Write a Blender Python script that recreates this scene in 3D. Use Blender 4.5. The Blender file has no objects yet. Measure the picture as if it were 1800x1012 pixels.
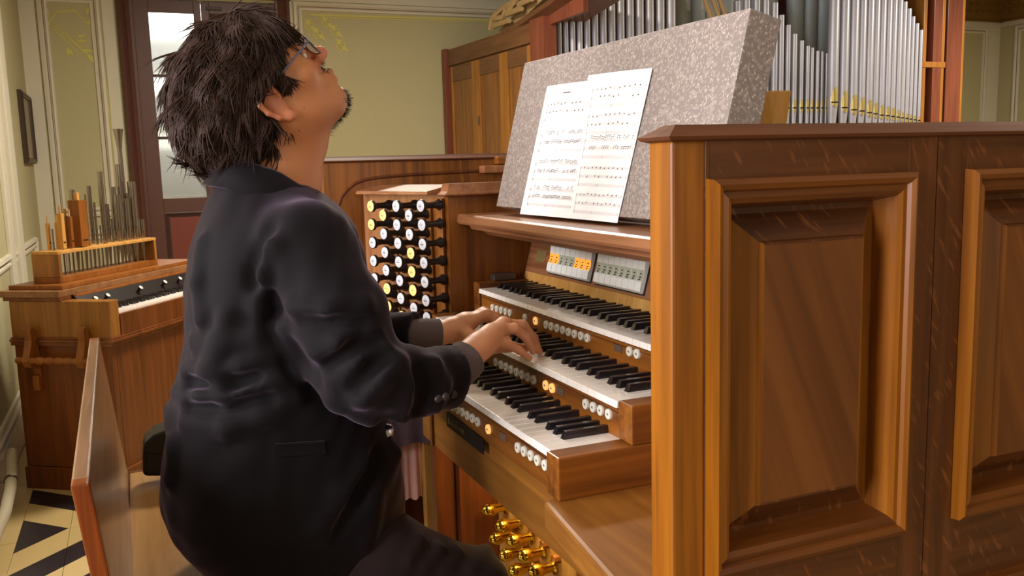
import bpy, bmesh, math, random
import numpy as np
from mathutils import Vector, Matrix
random.seed(7); RNG = np.random.default_rng(7)
PI = math.pi
SC = bpy.context.scene
COL = SC.collection

# ------------------------------------------------------------------ camera
F_PX = 1568.4
RM = np.array([[0.3901875, 0.11589151, -0.91341276],
               [0.92033281, -0.07842496, 0.38319321],
               [-0.02722552, -0.99016094, -0.1372592]])      # columns: right, down, forward
CAM = np.array([1.49715, -0.55357, 1.21607])
cd = bpy.data.cameras.new('camera'); cam = bpy.data.objects.new('camera', cd); COL.objects.link(cam)
cd.sensor_width = 36; cd.lens = F_PX / 1800 * 36; cd.clip_start = .02
M = Matrix.Identity(4)
for i in range(3):
    M[i][0] = RM[i, 0]; M[i][1] = -RM[i, 1]; M[i][2] = -RM[i, 2]; M[i][3] = CAM[i]
cam.matrix_world = M; SC.camera = cam

# ------------------------------------------------------------------ world, lights, exposure
SC.view_settings.view_transform = 'Standard'; SC.view_settings.look = 'None'
SC.view_settings.gamma = 1; SC.view_settings.use_curve_mapping = False
SC.view_settings.exposure = 0.0
w = bpy.data.worlds.new('world'); SC.world = w; w.use_nodes = True
w.node_tree.nodes['Background'].inputs[0].default_value = (.75, .85, 1, 1)
w.node_tree.nodes['Background'].inputs[1].default_value = 1.0
def area(name, loc, rot, sx, sy, power, col):
    l = bpy.data.lights.new(name, 'AREA'); l.shape = 'RECTANGLE'; l.size = sx; l.size_y = sy; l.energy = power; l.color = col
    o = bpy.data.objects.new(name, l); COL.objects.link(o); o.location = loc; o.rotation_euler = rot; return o
# daylight through the two tall windows of the bay behind the player and the one behind the camera
area('window_daylight', (-.35, -2.93, 1.75), (math.radians(90), 0, 0), 1.1, 2.0, 100, (.97, .95, 1))
area('window_daylight', (1.55, -2.93, 1.75), (math.radians(90), 0, 0), 1.1, 2.0, 100, (.97, .95, 1))
area('window_daylight', (4.43, .6, 1.8), (0, math.radians(90), 0), 1.9, 1.2, 22, (1, .97, .93))
area('hall_daylight', (-6.1, -.2, 2.9), (0, 0, 0), 1.2, 1.2, 120, (1, 1, 1))

# ------------------------------------------------------------------ pixel helpers (photo 1800 x 1012)
def ray(x, y):
    d = np.array([x - 900, y - 506., F_PX]); return RM @ (d / np.linalg.norm(d))
def atX(x, y, v): d = ray(x, y); return CAM + d * ((v - CAM[0]) / d[0])
def atY(x, y, v): d = ray(x, y); return CAM + d * ((v - CAM[1]) / d[1])
def atZ(x, y, v): d = ray(x, y); return CAM + d * ((v - CAM[2]) / d[2])
def atP(x, y, p0, n):
    d = ray(x, y); n = np.asarray(n, float); return CAM + d * (np.dot(np.asarray(p0) - CAM, n) / np.dot(d, n))

# ------------------------------------------------------------------ materials
MATS = {}
def srgb(r, g, b):
    f = lambda c: ((c / 255 + .055) / 1.055) ** 2.4 if c > 10 else c / 255 / 12.92
    return (f(r), f(g), f(b), 1)
def newmat(name):
    m = bpy.data.materials.new(name); m.use_nodes = True; MATS[name] = m
    return m, m.node_tree.nodes, m.node_tree.links, m.node_tree.nodes['Principled BSDF']
def plain(name, col, rough=.5, metal=0., coat=0., emit=0., spec=.5, noise=0., nscale=40, bump=0.):
    m, N, L, B = newmat(name)
    B.inputs['Base Color'].default_value = col; B.inputs['Roughness'].default_value = rough
    B.inputs['Metallic'].default_value = metal; B.inputs['Coat Weight'].default_value = coat
    B.inputs['Specular IOR Level'].default_value = spec
    if emit: B.inputs['Emission Color'].default_value = col; B.inputs['Emission Strength'].default_value = emit
    if noise or bump:
        g = N.new('ShaderNodeNewGeometry'); t = N.new('ShaderNodeTexNoise'); t.inputs['Scale'].default_value = nscale
        t.inputs['Detail'].default_value = 5; L.new(g.outputs['Position'], t.inputs['Vector'])
        if noise:
            mx = N.new('ShaderNodeMix'); mx.data_type = 'RGBA'
            mx.inputs[6].default_value = tuple(c * (1 - noise) for c in col[:3]) + (1,)
            mx.inputs[7].default_value = tuple(min(1, c * (1 + noise)) for c in col[:3]) + (1,)
            L.new(t.outputs['Fac'], mx.inputs[0]); L.new(mx.outputs[2], B.inputs['Base Color'])
        if bump:
            b = N.new('ShaderNodeBump'); b.inputs['Strength'].default_value = bump; b.inputs['Distance'].default_value = .002
            L.new(t.outputs['Fac'], b.inputs['Height']); L.new(b.outputs[0], B.inputs['Normal'])
    return m
def wood(name, c0, c1, axis='Z', scale=1., rough=.38, coat=.25, fleck=None, rot=(0, 0, 0)):
    """oak-like grain stretched along one axis; fleck adds pale ray flecks"""
    m, N, L, B = newmat(name)
    g = N.new('ShaderNodeNewGeometry'); mp = N.new('ShaderNodeMapping')
    mp.inputs['Rotation'].default_value = rot
    s = [70 * scale] * 3; s['XYZ'.index(axis)] = 3.2 * scale
    mp2 = N.new('ShaderNodeMapping'); mp2.inputs['Scale'].default_value = s
    L.new(g.outputs['Position'], mp.inputs[0]); L.new(mp.outputs[0], mp2.inputs[0])
    n1 = N.new('ShaderNodeTexNoise'); n1.inputs['Scale'].default_value = 1; n1.inputs['Detail'].default_value = 6; n1.inputs['Distortion'].default_value = .6
    L.new(mp2.outputs[0], n1.inputs['Vector'])
    s2 = [14 * scale] * 3; s2['XYZ'.index(axis)] = 1.1 * scale
    mp3 = N.new('ShaderNodeMapping'); mp3.inputs['Scale'].default_value = s2; L.new(mp.outputs[0], mp3.inputs[0])
    n2 = N.new('ShaderNodeTexNoise'); n2.inputs['Scale'].default_value = 1; n2.inputs['Detail'].default_value = 4; n2.inputs['Distortion'].default_value = 1.2
    L.new(mp3.outputs[0], n2.inputs['Vector'])
    a = N.new('ShaderNodeMath'); a.operation = 'ADD'; L.new(n1.outputs['Fac'], a.inputs[0]); L.new(n2.outputs['Fac'], a.inputs[1])
    mr = N.new('ShaderNodeMapRange'); mr.inputs[1].default_value = .72; mr.inputs[2].default_value = 1.28; L.new(a.outputs[0], mr.inputs[0])
    mx = N.new('ShaderNodeMix'); mx.data_type = 'RGBA'; mx.inputs[6].default_value = c0; mx.inputs[7].default_value = c1
    L.new(mr.outputs[0], mx.inputs[0]); out = mx.outputs[2]
    if fleck:
        m0 = N.new('ShaderNodeMapping'); m0.inputs['Rotation'].default_value = (math.radians(-32), 0, 0); L.new(g.outputs['Position'], m0.inputs[0])
        mf = N.new('ShaderNodeMapping'); mf.inputs['Scale'].default_value = (60, 130, 30)
        L.new(m0.outputs[0], mf.inputs[0])
        v = N.new('ShaderNodeTexNoise'); v.inputs['Scale'].default_value = 1; v.inputs['Detail'].default_value = 1; L.new(mf.outputs[0], v.inputs['Vector'])
        r = N.new('ShaderNodeMapRange'); r.inputs[1].default_value = .60; r.inputs[2].default_value = .72; r.inputs[4].default_value = .5
        L.new(v.outputs['Fac'], r.inputs[0])
        m2 = N.new('ShaderNodeMix'); m2.data_type = 'RGBA'; m2.inputs[7].default_value = fleck
        L.new(r.outputs[0], m2.inputs[0]); L.new(out, m2.inputs[6]); out = m2.outputs[2]
    L.new(out, B.inputs['Base Color'])
    B.inputs['Roughness'].default_value = rough; B.inputs['Specular IOR Level'].default_value = .32; B.inputs['Coat Weight'].default_value = coat * .6; B.inputs['Coat Roughness'].default_value = .3
    b = N.new('ShaderNodeBump'); b.inputs['Strength'].default_value = .12; b.inputs['Distance'].default_value = .001
    L.new(n1.outputs['Fac'], b.inputs['Height']); L.new(b.outputs[0], B.inputs['Normal'])
    return m
OAK0, OAK1 = srgb(90, 48, 16), srgb(148, 88, 28)
wood('oak_z', OAK0, OAK1, 'Z'); wood('oak_x', OAK0, OAK1, 'X'); wood('oak_y', OAK0, OAK1, 'Y')
DK0, DK1 = srgb(68, 35, 14), srgb(102, 57, 24)
wood('panel_z', DK0, DK1, 'Z', fleck=srgb(140, 82, 42)); wood('panel_y', DK0, DK1, 'Y', fleck=srgb(140, 82, 42)); wood('panel_field', srgb(92, 50, 20), srgb(120, 70, 30), 'Z', .7, rot=(math.radians(-22), 0, 0))
wood('mould_z', srgb(104, 54, 8), srgb(164, 98, 16), 'Z'); wood('mould_y', srgb(84, 42, 12), srgb(122, 68, 20), 'Y')
wood('panel_chamfer', srgb(96, 52, 12), srgb(146, 88, 22), 'Z'); wood('cap_y', srgb(80, 42, 22), srgb(106, 60, 32), 'Y', rough=.55, coat=0); wood('cap_x', srgb(96, 54, 32), srgb(130, 76, 46), 'X')  # panel_chamfer: amber of the side-lit slope put into the wood colour
wood('ledge_x', srgb(120, 74, 44), srgb(164, 110, 74), 'X', rough=.3)
wood('case_z', srgb(110, 70, 34), srgb(152, 100, 46), 'Z'); wood('case_x', srgb(96, 62, 38), srgb(122, 82, 50), 'X'); wood('case_stile', srgb(140, 90, 34), srgb(170, 112, 46), 'Z'); wood('case_red', srgb(104, 54, 38), srgb(132, 72, 50), 'Z')
wood('harm_z', srgb(86, 44, 14), srgb(122, 66, 24), 'Z'); wood('harm_pale', srgb(122, 76, 28), srgb(160, 108, 46), 'Z', .8); wood('harm_lid', srgb(118, 80, 48), srgb(152, 108, 70), 'X', .8)
wood('bench_seat', srgb(166, 118, 62), srgb(196, 150, 92), 'X', rough=.3); wood('bench_red', srgb(96, 40, 14), srgb(150, 72, 24), 'Z', rough=.25, coat=.5)
wood('bench_face', srgb(120, 84, 60), srgb(158, 120, 92), 'X', rough=.22, coat=.6); wood('pale_wood', srgb(176, 122, 52), srgb(208, 158, 86), 'Z', rough=.45)
wood('orange_wood', srgb(118, 66, 22), srgb(150, 90, 36), 'Z'); wood('dark_wood', srgb(72, 34, 16), srgb(104, 52, 22), 'Z')
wood('knob_board', srgb(116, 70, 36), srgb(158, 106, 62), 'Z', rough=.3, coat=.4); wood('knee', srgb(120, 74, 24), srgb(154, 100, 36), 'X', .9, rough=.5, coat=.05)
plain('white_key', srgb(246, 238, 230), .22, coat=.4); plain('black_key', srgb(26, 22, 26), .28, coat=.4)
plain('ivory', srgb(226, 222, 206), .3); plain('knob_white', srgb(206, 204, 210), .3); plain('knob_lit', srgb(255, 190, 110), .4, emit=.75); plain('amber', srgb(255, 160, 50), .4, emit=.8)
plain('tab_white', srgb(246, 246, 238), .35); plain('tab_window', srgb(192, 196, 170), .35); plain('ink', srgb(52, 46, 46), .8); plain('ink_pale', srgb(128, 120, 118), .8); plain('plate_dark', srgb(20, 17, 20), .6, spec=.2); plain('plate_grey', srgb(96, 78, 66), .4)
plain('ebony', srgb(26, 19, 19), .4, coat=.1); plain('chrome', srgb(190, 186, 186), .22, metal=1); plain('pipe_tin', srgb(182, 180, 188), .4, metal=.4, noise=.06, nscale=9)
plain('pipe_zinc', srgb(170, 178, 180), .5, metal=.1); plain('brass', srgb(214, 178, 62), .16, metal=1); plain('brass_old', srgb(222, 200, 130), .3, metal=.8); plain('pipe_old', srgb(158, 150, 146), .2, metal=.95)
plain('wall_paint', srgb(182, 173, 132), .85, noise=.06, nscale=60, bump=.25); plain('wall_trim', srgb(212, 204, 182), .6, noise=.03, nscale=12); plain('stencil', srgb(206, 196, 108), .8); plain('trim_line', srgb(120, 96, 64), .7)
plain('ceiling_white', srgb(214, 206, 186), .9); plain('door_brown', srgb(92, 56, 46), .45, noise=.1, nscale=14); plain('door_dark', srgb(66, 38, 34), .5); plain('door_red', srgb(122, 56, 42), .5, noise=.08, nscale=8)
plain('tile_cream', srgb(176, 152, 102), .4, noise=.07, nscale=9); plain('tile_black', srgb(34, 28, 32), .35, noise=.2, nscale=12); plain('grout', srgb(50, 42, 34), .8); plain('floor_far', srgb(150, 128, 86), .45, noise=.1, nscale=6)
plain('paper', srgb(255, 250, 248), .8); plain('heater_white', srgb(168, 158, 136), .4); plain('gold_relief', srgb(150, 116, 58), .4, metal=.5); plain('frame_dark', srgb(58, 42, 30), .4); plain('frame_gilt', srgb(170, 140, 84), .4, metal=.3); plain('picture_paper', srgb(150, 142, 120), .6)
plain('hall_white', srgb(226, 228, 226), .8); plain('hall_grey', srgb(120, 120, 118), .7); plain('purple_cloth', srgb(94, 72, 78), .9, noise=.1, nscale=80, bump=.3); plain('pink_cloth', srgb(250, 196, 184), .9, noise=.05, nscale=30, bump=.4); plain('black_leather', srgb(24, 22, 22), .45, bump=.3, nscale=90); plain('void', srgb(14, 10, 10), .9); plain('maroon', srgb(60, 18, 30), .9); plain('cable', srgb(20, 18, 20), .5); plain('tag_green', srgb(140, 146, 120), .6); plain('steel', srgb(110, 100, 96), .35, metal=.8); plain('red_felt', srgb(120, 20, 24), .9); plain('carving', srgb(170, 142, 96), .6, noise=.15, nscale=30)
# reeded glass of the door
m, N, L, B = newmat('door_glass')
B.inputs['Base Color'].default_value = (.86, .88, .86, 1); B.inputs['Transmission Weight'].default_value = .85; B.inputs['Roughness'].default_value = .12
t = N.new('ShaderNodeTexNoise'); t.inputs['Scale'].default_value = 130; g = N.new('ShaderNodeNewGeometry'); L.new(g.outputs['Position'], t.inputs['Vector'])
b = N.new('ShaderNodeBump'); b.inputs['Strength'].default_value = .3; L.new(t.outputs['Fac'], b.inputs['Height']); L.new(b.outputs[0], B.inputs['Normal'])
m, N, L, B = newmat('window_glass')
B.inputs['Base Color'].default_value = (1, 1, 1, 1); B.inputs['Transmission Weight'].default_value = 1; B.inputs['Roughness'].default_value = .02
# speckled grey board
m, N, L, B = newmat('speckle')
g = N.new('ShaderNodeNewGeometry'); v = N.new('ShaderNodeTexVoronoi'); v.inputs['Scale'].default_value = 230; v.inputs['Randomness'].default_value = 1
mp = N.new('ShaderNodeMapping'); mp.inputs['Scale'].default_value = (1.5, 1, .75); mp.inputs['Rotation'].default_value = (.2, .5, .3); L.new(g.outputs['Position'], mp.inputs[0]); L.new(mp.outputs[0], v.inputs['Vector'])
n = N.new('ShaderNodeTexNoise'); n.inputs['Scale'].default_value = 130; n.inputs['Detail'].default_value = 4; L.new(g.outputs['Position'], n.inputs['Vector'])
r = N.new('ShaderNodeMapRange'); r.inputs[1].default_value = .50; r.inputs[2].default_value = .60; L.new(n.outputs['Fac'], r.inputs[0])
sp = N.new('ShaderNodeSeparateColor'); L.new(v.outputs['Color'], sp.inputs[0])
r2 = N.new('ShaderNodeMapRange'); r2.inputs[1].default_value = .52; r2.inputs[2].default_value = .75; L.new(sp.outputs[0], r2.inputs[0])
r3 = N.new('ShaderNodeMapRange'); r3.inputs[1].default_value = .42; r3.inputs[2].default_value = .30; L.new(v.outputs['Distance'], r3.inputs[0])
mu = N.new('ShaderNodeMath'); mu.operation = 'MULTIPLY'; L.new(r2.outputs[0], mu.inputs[0]); L.new(r3.outputs[0], mu.inputs[1])
mx = N.new('ShaderNodeMix'); mx.data_type = 'RGBA'; mx.inputs[6].default_value = srgb(140, 126, 120); mx.inputs[7].default_value = srgb(162, 148, 140); L.new(r.outputs[0], mx.inputs[0])
m2 = N.new('ShaderNodeMix'); m2.data_type = 'RGBA'; m2.inputs[7].default_value = srgb(200, 186, 168); L.new(mu.outputs[0], m2.inputs[0]); L.new(mx.outputs[2], m2.inputs[6])
L.new(m2.outputs[2], B.inputs['Base Color']); B.inputs['Roughness'].default_value = .6
# cloth, skin, hair
m, N, L, B = newmat('velvet')
B.inputs['Base Color'].default_value = srgb(13, 10, 12); B.inputs['Roughness'].default_value = .8; B.inputs['Specular IOR Level'].default_value = .15
B.inputs['Sheen Weight'].default_value = .5; B.inputs['Sheen Roughness'].default_value = .42; B.inputs['Sheen Tint'].default_value = srgb(150, 130, 150)
m, N, L, B = newmat('trouser')
B.inputs['Base Color'].default_value = srgb(46, 36, 38); B.inputs['Roughness'].default_value = .9; B.inputs['Specular IOR Level'].default_value = .2
m, N, L, B = newmat('shirt_cuff')
B.inputs['Base Color'].default_value = srgb(96, 84, 86); B.inputs['Roughness'].default_value = .9
m, N, L, B = newmat('skin')
at = N.new('ShaderNodeAttribute'); at.attribute_name = 'tone'
L.new(at.outputs['Color'], B.inputs['Base Color']); B.inputs['Roughness'].default_value = .5; B.inputs['Subsurface Weight'].default_value = .12; B.inputs['Subsurface Radius'].default_value = (.01, .004, .002)
m, N, L, B = newmat('hair')
B.inputs['Base Color'].default_value = srgb(58, 39, 31); B.inputs['Roughness'].default_value = .65; B.inputs['Specular IOR Level'].default_value = .2
plain('skin_plain', srgb(186, 124, 90), .5); plain('beard_hair', srgb(34, 24, 22), .7); plain('eye_white', srgb(220, 212, 200), .2); plain('eye_iris', srgb(50, 32, 20), .2); plain('glasses_rim', srgb(60, 56, 84), .3); plain('silver_button', srgb(170, 168, 176), .2, metal=1); plain('shoe', srgb(18, 16, 16), .3)

# ------------------------------------------------------------------ object helpers
WL = {}
def empty(name, loc, label=None, cat=None, group=None):
    o = bpy.data.objects.new(name, None); COL.objects.link(o); o.location = loc; WL[o.name] = Vector(loc); o.empty_display_size = .05
    return tag(o, label, cat, group)
def tag(o, label=None, cat=None, group=None, kind=None):
    if label: o['label'] = label
    if cat: o['category'] = cat
    if group: o['group'] = group
    if kind: o['kind'] = kind
    return o
def link(name, me, parent=None, loc=(0, 0, 0), mat=None):
    o = bpy.data.objects.new(name, me); COL.objects.link(o)
    WL[o.name] = Vector(loc); o.location = Vector(loc) - (WL[parent.name] if parent else Vector())
    if parent: o.parent = parent
    if mat and not me.materials: me.materials.append(MATS[mat])
    return o
def mesh(name, V, Fc, mat, parent=None, smooth=False, fmats=None, extra=None):
    """world-space vertices -> one object with its origin at the middle of its box"""
    V = np.asarray(V, float).reshape(-1, 3); c = (V.min(0) + V.max(0)) / 2
    me = bpy.data.meshes.new(name); me.from_pydata((V - c).tolist(), [], Fc); me.materials.append(MATS[mat])
    for e in extra or []: me.materials.append(MATS[e])
    if fmats is not None:
        for p, i in zip(me.polygons, fmats): p.material_index = i
    if smooth: me.polygons.foreach_set('use_smooth', [True] * len(me.polygons))
    me.update(); return link(name, me, parent, c)
class MB:
    """collects shapes into one mesh"""
    def __init__(s): s.V = []; s.F = []
    def add(s, V, Fc):
        n = len(s.V); s.V += [tuple(map(float, v)) for v in V]; s.F += [tuple(i + n for i in f) for f in Fc]; return s
    def box(s, x0, x1, y0, y1, z0, z1, T=None):
        V = [(x, y, z) for x in (x0, x1) for y in (y0, y1) for z in (z0, z1)]
        if T: V = [T(*v) for v in V]
        return s.add(V, [(0, 1, 3, 2), (4, 6, 7, 5), (0, 4, 5, 1), (2, 3, 7, 6), (0, 2, 6, 4), (1, 5, 7, 3)])
    def prism(s, P, d):
        """polygon of 3-d points pushed along d"""
        P = [np.asarray(p, float) for p in P]; n = len(P); d = np.asarray(d, float)
        V = P + [p + d for p in P]
        return s.add(V, [tuple(range(n))[::-1], tuple(range(n, 2 * n))] + [(i, (i + 1) % n, (i + 1) % n + n, i + n) for i in range(n)])
    def tube(s, P, r, n=8, cap=True):
        P = np.asarray(P, float); m_ = len(P); r = np.full(m_, r, float) if np.isscalar(r) else np.asarray(r, float)
        V = []; up = None
        for i in range(m_):
            t = P[min(i + 1, m_ - 1)] - P[max(i - 1, 0)]; t = t / (np.linalg.norm(t) + 1e-12)
            if up is None: up = np.array([0, 0, 1.]) if abs(t[2]) < .9 else np.array([0, 1., 0])
            a = np.cross(t, up); a /= np.linalg.norm(a) + 1e-12; b_ = np.cross(a, t); up = b_
            for k in range(n):
                th = 2 * PI * k / n; V.append(P[i] + r[i] * (a * math.cos(th) + b_ * math.sin(th)))
        Fc = [(i * n + k, i * n + (k + 1) % n, (i + 1) * n + (k + 1) % n, (i + 1) * n + k) for i in range(m_ - 1) for k in range(n)]
        if cap: Fc += [tuple(range(n))[::-1], tuple(range((m_ - 1) * n, m_ * n))]
        return s.add(V, Fc)
    def lathe(s, o, ax, prof, n=16):
        """prof: (distance along axis, radius)"""
        o = np.asarray(o, float); ax = np.asarray(ax, float); ax /= np.linalg.norm(ax)
        return s.tube2([o + ax * d for d, _ in prof], [r for _, r in prof], ax, n)
    def tube2(s, P, r, ax, n):
        up = np.array([0, 0, 1.]) if abs(ax[2]) < .9 else np.array([0, 1., 0])
        a = np.cross(ax, up); a /= np.linalg.norm(a); b_ = np.cross(a, ax); V = []
        for p, q in zip(P, r):
            for k in range(n): th = 2 * PI * k / n; V.append(p + q * (a * math.cos(th) + b_ * math.sin(th)))
        m_ = len(P)
        Fc = [(i * n + k, i * n + (k + 1) % n, (i + 1) * n + (k + 1) % n, (i + 1) * n + k) for i in range(m_ - 1) for k in range(n)]
        return s.add(V, Fc + [tuple(range(n))[::-1], tuple(range((m_ - 1) * n, m_ * n))])
    def obj(s, name, mat, parent=None, smooth=False, bevel=0., seg=2):
        o = mesh(name, s.V, s.F, mat, parent)
        bm = bmesh.new(); bm.from_mesh(o.data)
        bmesh.ops.recalc_face_normals(bm, faces=bm.faces)
        if bevel: bmesh.ops.bevel(bm, geom=[e for e in bm.edges if e.calc_face_angle(0) > .5], offset=bevel, segments=seg, profile=.6, affect='EDGES', clamp_overlap=True)
        bm.to_mesh(o.data); bm.free()
        if smooth:
            o.data.polygons.foreach_set('use_smooth', [True] * len(o.data.polygons)); o.data.set_sharp_from_angle(angle=math.radians(38))
        return o
def box(name, x0, x1, y0, y1, z0, z1, mat, parent=None, bevel=.0015, T=None):
    return MB().box(x0, x1, y0, y1, z0, z1, T).obj(name, mat, parent, bevel=bevel, seg=1 if bevel < .002 else 2)
def share(src, parent, loc, name=None):
    """another object on the same mesh"""
    return link(name or src.name.split('.')[0], src.data, parent, loc)
def ring_panel(name, P, prof, mat, parent, mats=None):
    """mitred frame: P(u,v,h) maps to world; prof = (inset, height); last ring is filled"""
    u0, u1, v0, v1 = P[1]; f = P[0]; V = []
    for ins, h in prof:
        V += [f(u0 + ins, v0 + ins, h), f(u1 - ins, v0 + ins, h), f(u1 - ins, v1 - ins, h), f(u0 + ins, v1 - ins, h)]
    Fc = []; fm = []
    for i in range(len(prof) - 1):
        for k in range(4):
            Fc.append((i * 4 + k, i * 4 + (k + 1) % 4, i * 4 + 4 + (k + 1) % 4, i * 4 + 4 + k)); fm.append(1 if k % 2 else 0)
    n = (len(prof) - 1) * 4
    if P[2]: Fc.append((n, n + 1, n + 2, n + 3)); fm.append(2)
    return mesh(name, V, Fc, mat, parent, fmats=fm if mats else None, extra=mats)

# ================================================================== THE ROOM
XW, YL, YR, YB, XE, ZC = -5.0, -1.12, 7.5, -3.0, 4.5, 3.5
def st(o): o['kind'] = 'structure'; return o
floor = st(box('floor', XW - 1.6, XE + .2, YB - .2, YR + .2, -.12, -.006, 'floor_far', bevel=0))
# chevron border of inlaid tiles: nested diamonds about X = -1.857, rows 0.16 deep
def clip(poly, a, b, c):
    """keep a*x+b*y <= c"""
    out = []
    for i in range(len(poly)):
        p, q = poly[i], poly[(i + 1) % len(poly)]; dp, dq = a * p[0] + b * p[1] - c, a * q[0] + b * q[1] - c
        if dp <= 0: out.append(p)
        if dp * dq < 0: t_ = dp / (dp - dq); out.append((p[0] + (q[0] - p[0]) * t_, p[1] + (q[1] - p[1]) * t_))
    return out
def shrink(poly, g):
    c = np.mean(poly, 0); return [tuple(c + (np.array(p) - c) * (1 - g / max(.02, np.linalg.norm(np.array(p) - c)))) for p in poly]
def tile(poly, mat, z=0.):
    if len(poly) < 3: return
    A = .5 * abs(sum(poly[i][0] * poly[(i + 1) % len(poly)][1] - poly[(i + 1) % len(poly)][0] * poly[i][1] for i in range(len(poly))))
    if A < 4e-4: return
    p = shrink(poly, .0012)
    MB().prism([(x, y, z - .006) for x, y in p], (0, 0, .006)).obj('tile', mat, floor)
X0, Y0 = -1.857, -1.005
edges = [0, .154, .338, .495, .66, .825, .99, 1.155, 1.32]
for row in range(6):
    ya, yb = Y0 + .16 * row, Y0 + .16 * (row + 1)
    for sgn in (-1, 1):
        for i in range(len(edges) - 1):
            big = [(X0, ya), (X0 + sgn * 1.4, ya), (X0 + sgn * 1.4, yb), (X0, yb)]
            p = clip(clip(big, sgn, 1, sgn * X0 + Y0 + edges[i + 1]), -sgn, -1, -(sgn * X0 + Y0 + edges[i]))
            if i == 0 and sgn == -1 and row == 0: continue
            if i == 0 and row == 0: p = [(X0 - .154, ya), (X0 + .154, ya), (X0, ya + .154)]
            tile(p, 'tile_cream' if i % 2 else 'tile_black')
for k in range(7): tile([(-3.4 + .32 * k, YL + .02), (-3.08 + .32 * k, YL + .02), (-3.08 + .32 * k, Y0), (-3.4 + .32 * k, Y0)], 'tile_cream')
ceil = st(box('ceiling', XW - .2, XE + .2, YB - .2, YR + .2, ZC, ZC + .1, 'ceiling_white', bevel=0))
# far wall with the double door opening
DY0, DY1, DZ1 = -.46, .45, 2.36
mb = MB(); mb.box(XW - .15, XW, YL - .2, DY0, 0, ZC); mb.box(XW - .15, XW, DY1, YR + .2, 0, ZC); mb.box(XW - .15, XW, DY0, DY1, DZ1, ZC)
wall_far = st(mb.obj('wall_far', 'wall_paint'))
wall_left = st(box('wall_left', XW, -1.45, YL - .12, YL, 0, ZC, 'wall_paint', bevel=0))
st(box('wall_bay_return', -1.57, -1.45, YB, YL - .12, 0, ZC, 'wall_paint', bevel=0))
wall_right = st(box('wall_right', XW, XE, YR, YR + .15, 0, ZC, 'wall_paint', bevel=0))
st(box('wall_behind_camera', XE, XE + .15, YB, YR, 0, ZC, 'wall_paint', bevel=0))
st(box('wall_bay', -1.57, XE, YB - .15, YB, 0, ZC, 'wall_paint', bevel=0))
n = 0
for (c, ax) in ((-.35, 'x'), (1.55, 'x'), (.6, 'y')):
    n += 1; mb = MB(); u0, u1, v0, v1 = c - .62, c + .62, .68, 2.82
    def Tm(u, t_, v): return (u, YB + t_, v) if ax == 'x' else (XE - t_, u, v)
    for a0, a1, b0, b1 in ((u0, u0 + .07, v0, v1), (u1 - .07, u1, v0, v1), (u0, u1, v0, v0 + .07), (u0, u1, v1 - .07, v1), (c - .025, c + .025, v0, v1), (u0, u1, 1.9, 1.95)):
        mb.box(a0, a1, 0, .05, b0, b1, Tm)
    wd = st(mb.obj('window_%d' % n, 'wall_trim')); MB().box(u0 + .07, u1 - .07, .005, .012, v0 + .07, v1 - .07, Tm).obj('window_pane', 'window_glass', wd)
# hallway behind the glazed door
mb = MB(); mb.box(-6.6, -6.5, -1.4, 1.4, 0, 3); mb.box(-6.5, XW - .15, -1.5, -1.4, 0, 3); mb.box(-6.5, XW - .15, 1.4, 1.5, 0, 3); mb.box(-6.5, XW - .15, -1.4, 1.4, 2.95, 3.05)
st(mb.obj('wall_hallway', 'hall_white'))
k = 0
for (yy0, yy1, z0, z1) in ((-.42, .1, 2.05, 2.32), (-.40, .1, 1.6, 1.86), (-.36, .08, 1.02, 1.42)):
    o = box('notice_board', -6.5, -6.48, yy0, yy1, z0, z1, 'hall_grey'); k += 1
    tag(o, 'grey board on the hallway wall, %s of three behind the glazed door' % ('highest', 'middle', 'lowest')[k - 1], 'board', 'boards seen through the door glass')
# mouldings of the wall panels
prof = [(0, 0), (.003, .016), (.02, .02), (.028, .01), (.034, .004), (.040, .004), (.046, .014), (.058, .012), (.062, 0)]
def wall_panel(n, wall, f, u0, u1, v0, v1):
    o = ring_panel('trim_%d' % n, (f, (u0, u1, v0, v1), False), prof, 'wall_trim', wall)
    o2 = ring_panel('trim_line_%d' % n, (f, (u0 + .031, u1 - .031, v0 + .031, v1 - .031), False), [(0, .0062), (.006, .0062)], 'trim_line', wall)
fFar = lambda u, v, h: (XW + h, u, v); fLeft = lambda u, v, h: (u, YL + h, v); fRight = lambda u, v, h: (u, YR - h, v)
wall_panel(1, wall_far, fFar, -1.02, -.655, .95, 2.37); wall_panel(2, wall_far, fFar, .575, 3.2, .95, 2.38)
wall_panel(3, wall_far, fFar, 5.2, 7.33, .95, 2.42); wall_panel(4, wall_right, fRight, -4.83, -3.0, .95, 2.42)
wall_panel(5, wall_far, fFar, -1.02, -.655, .16, .86); wall_panel(6, wall_left, fLeft, -4.6, -2.2, .16, .86)
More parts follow.
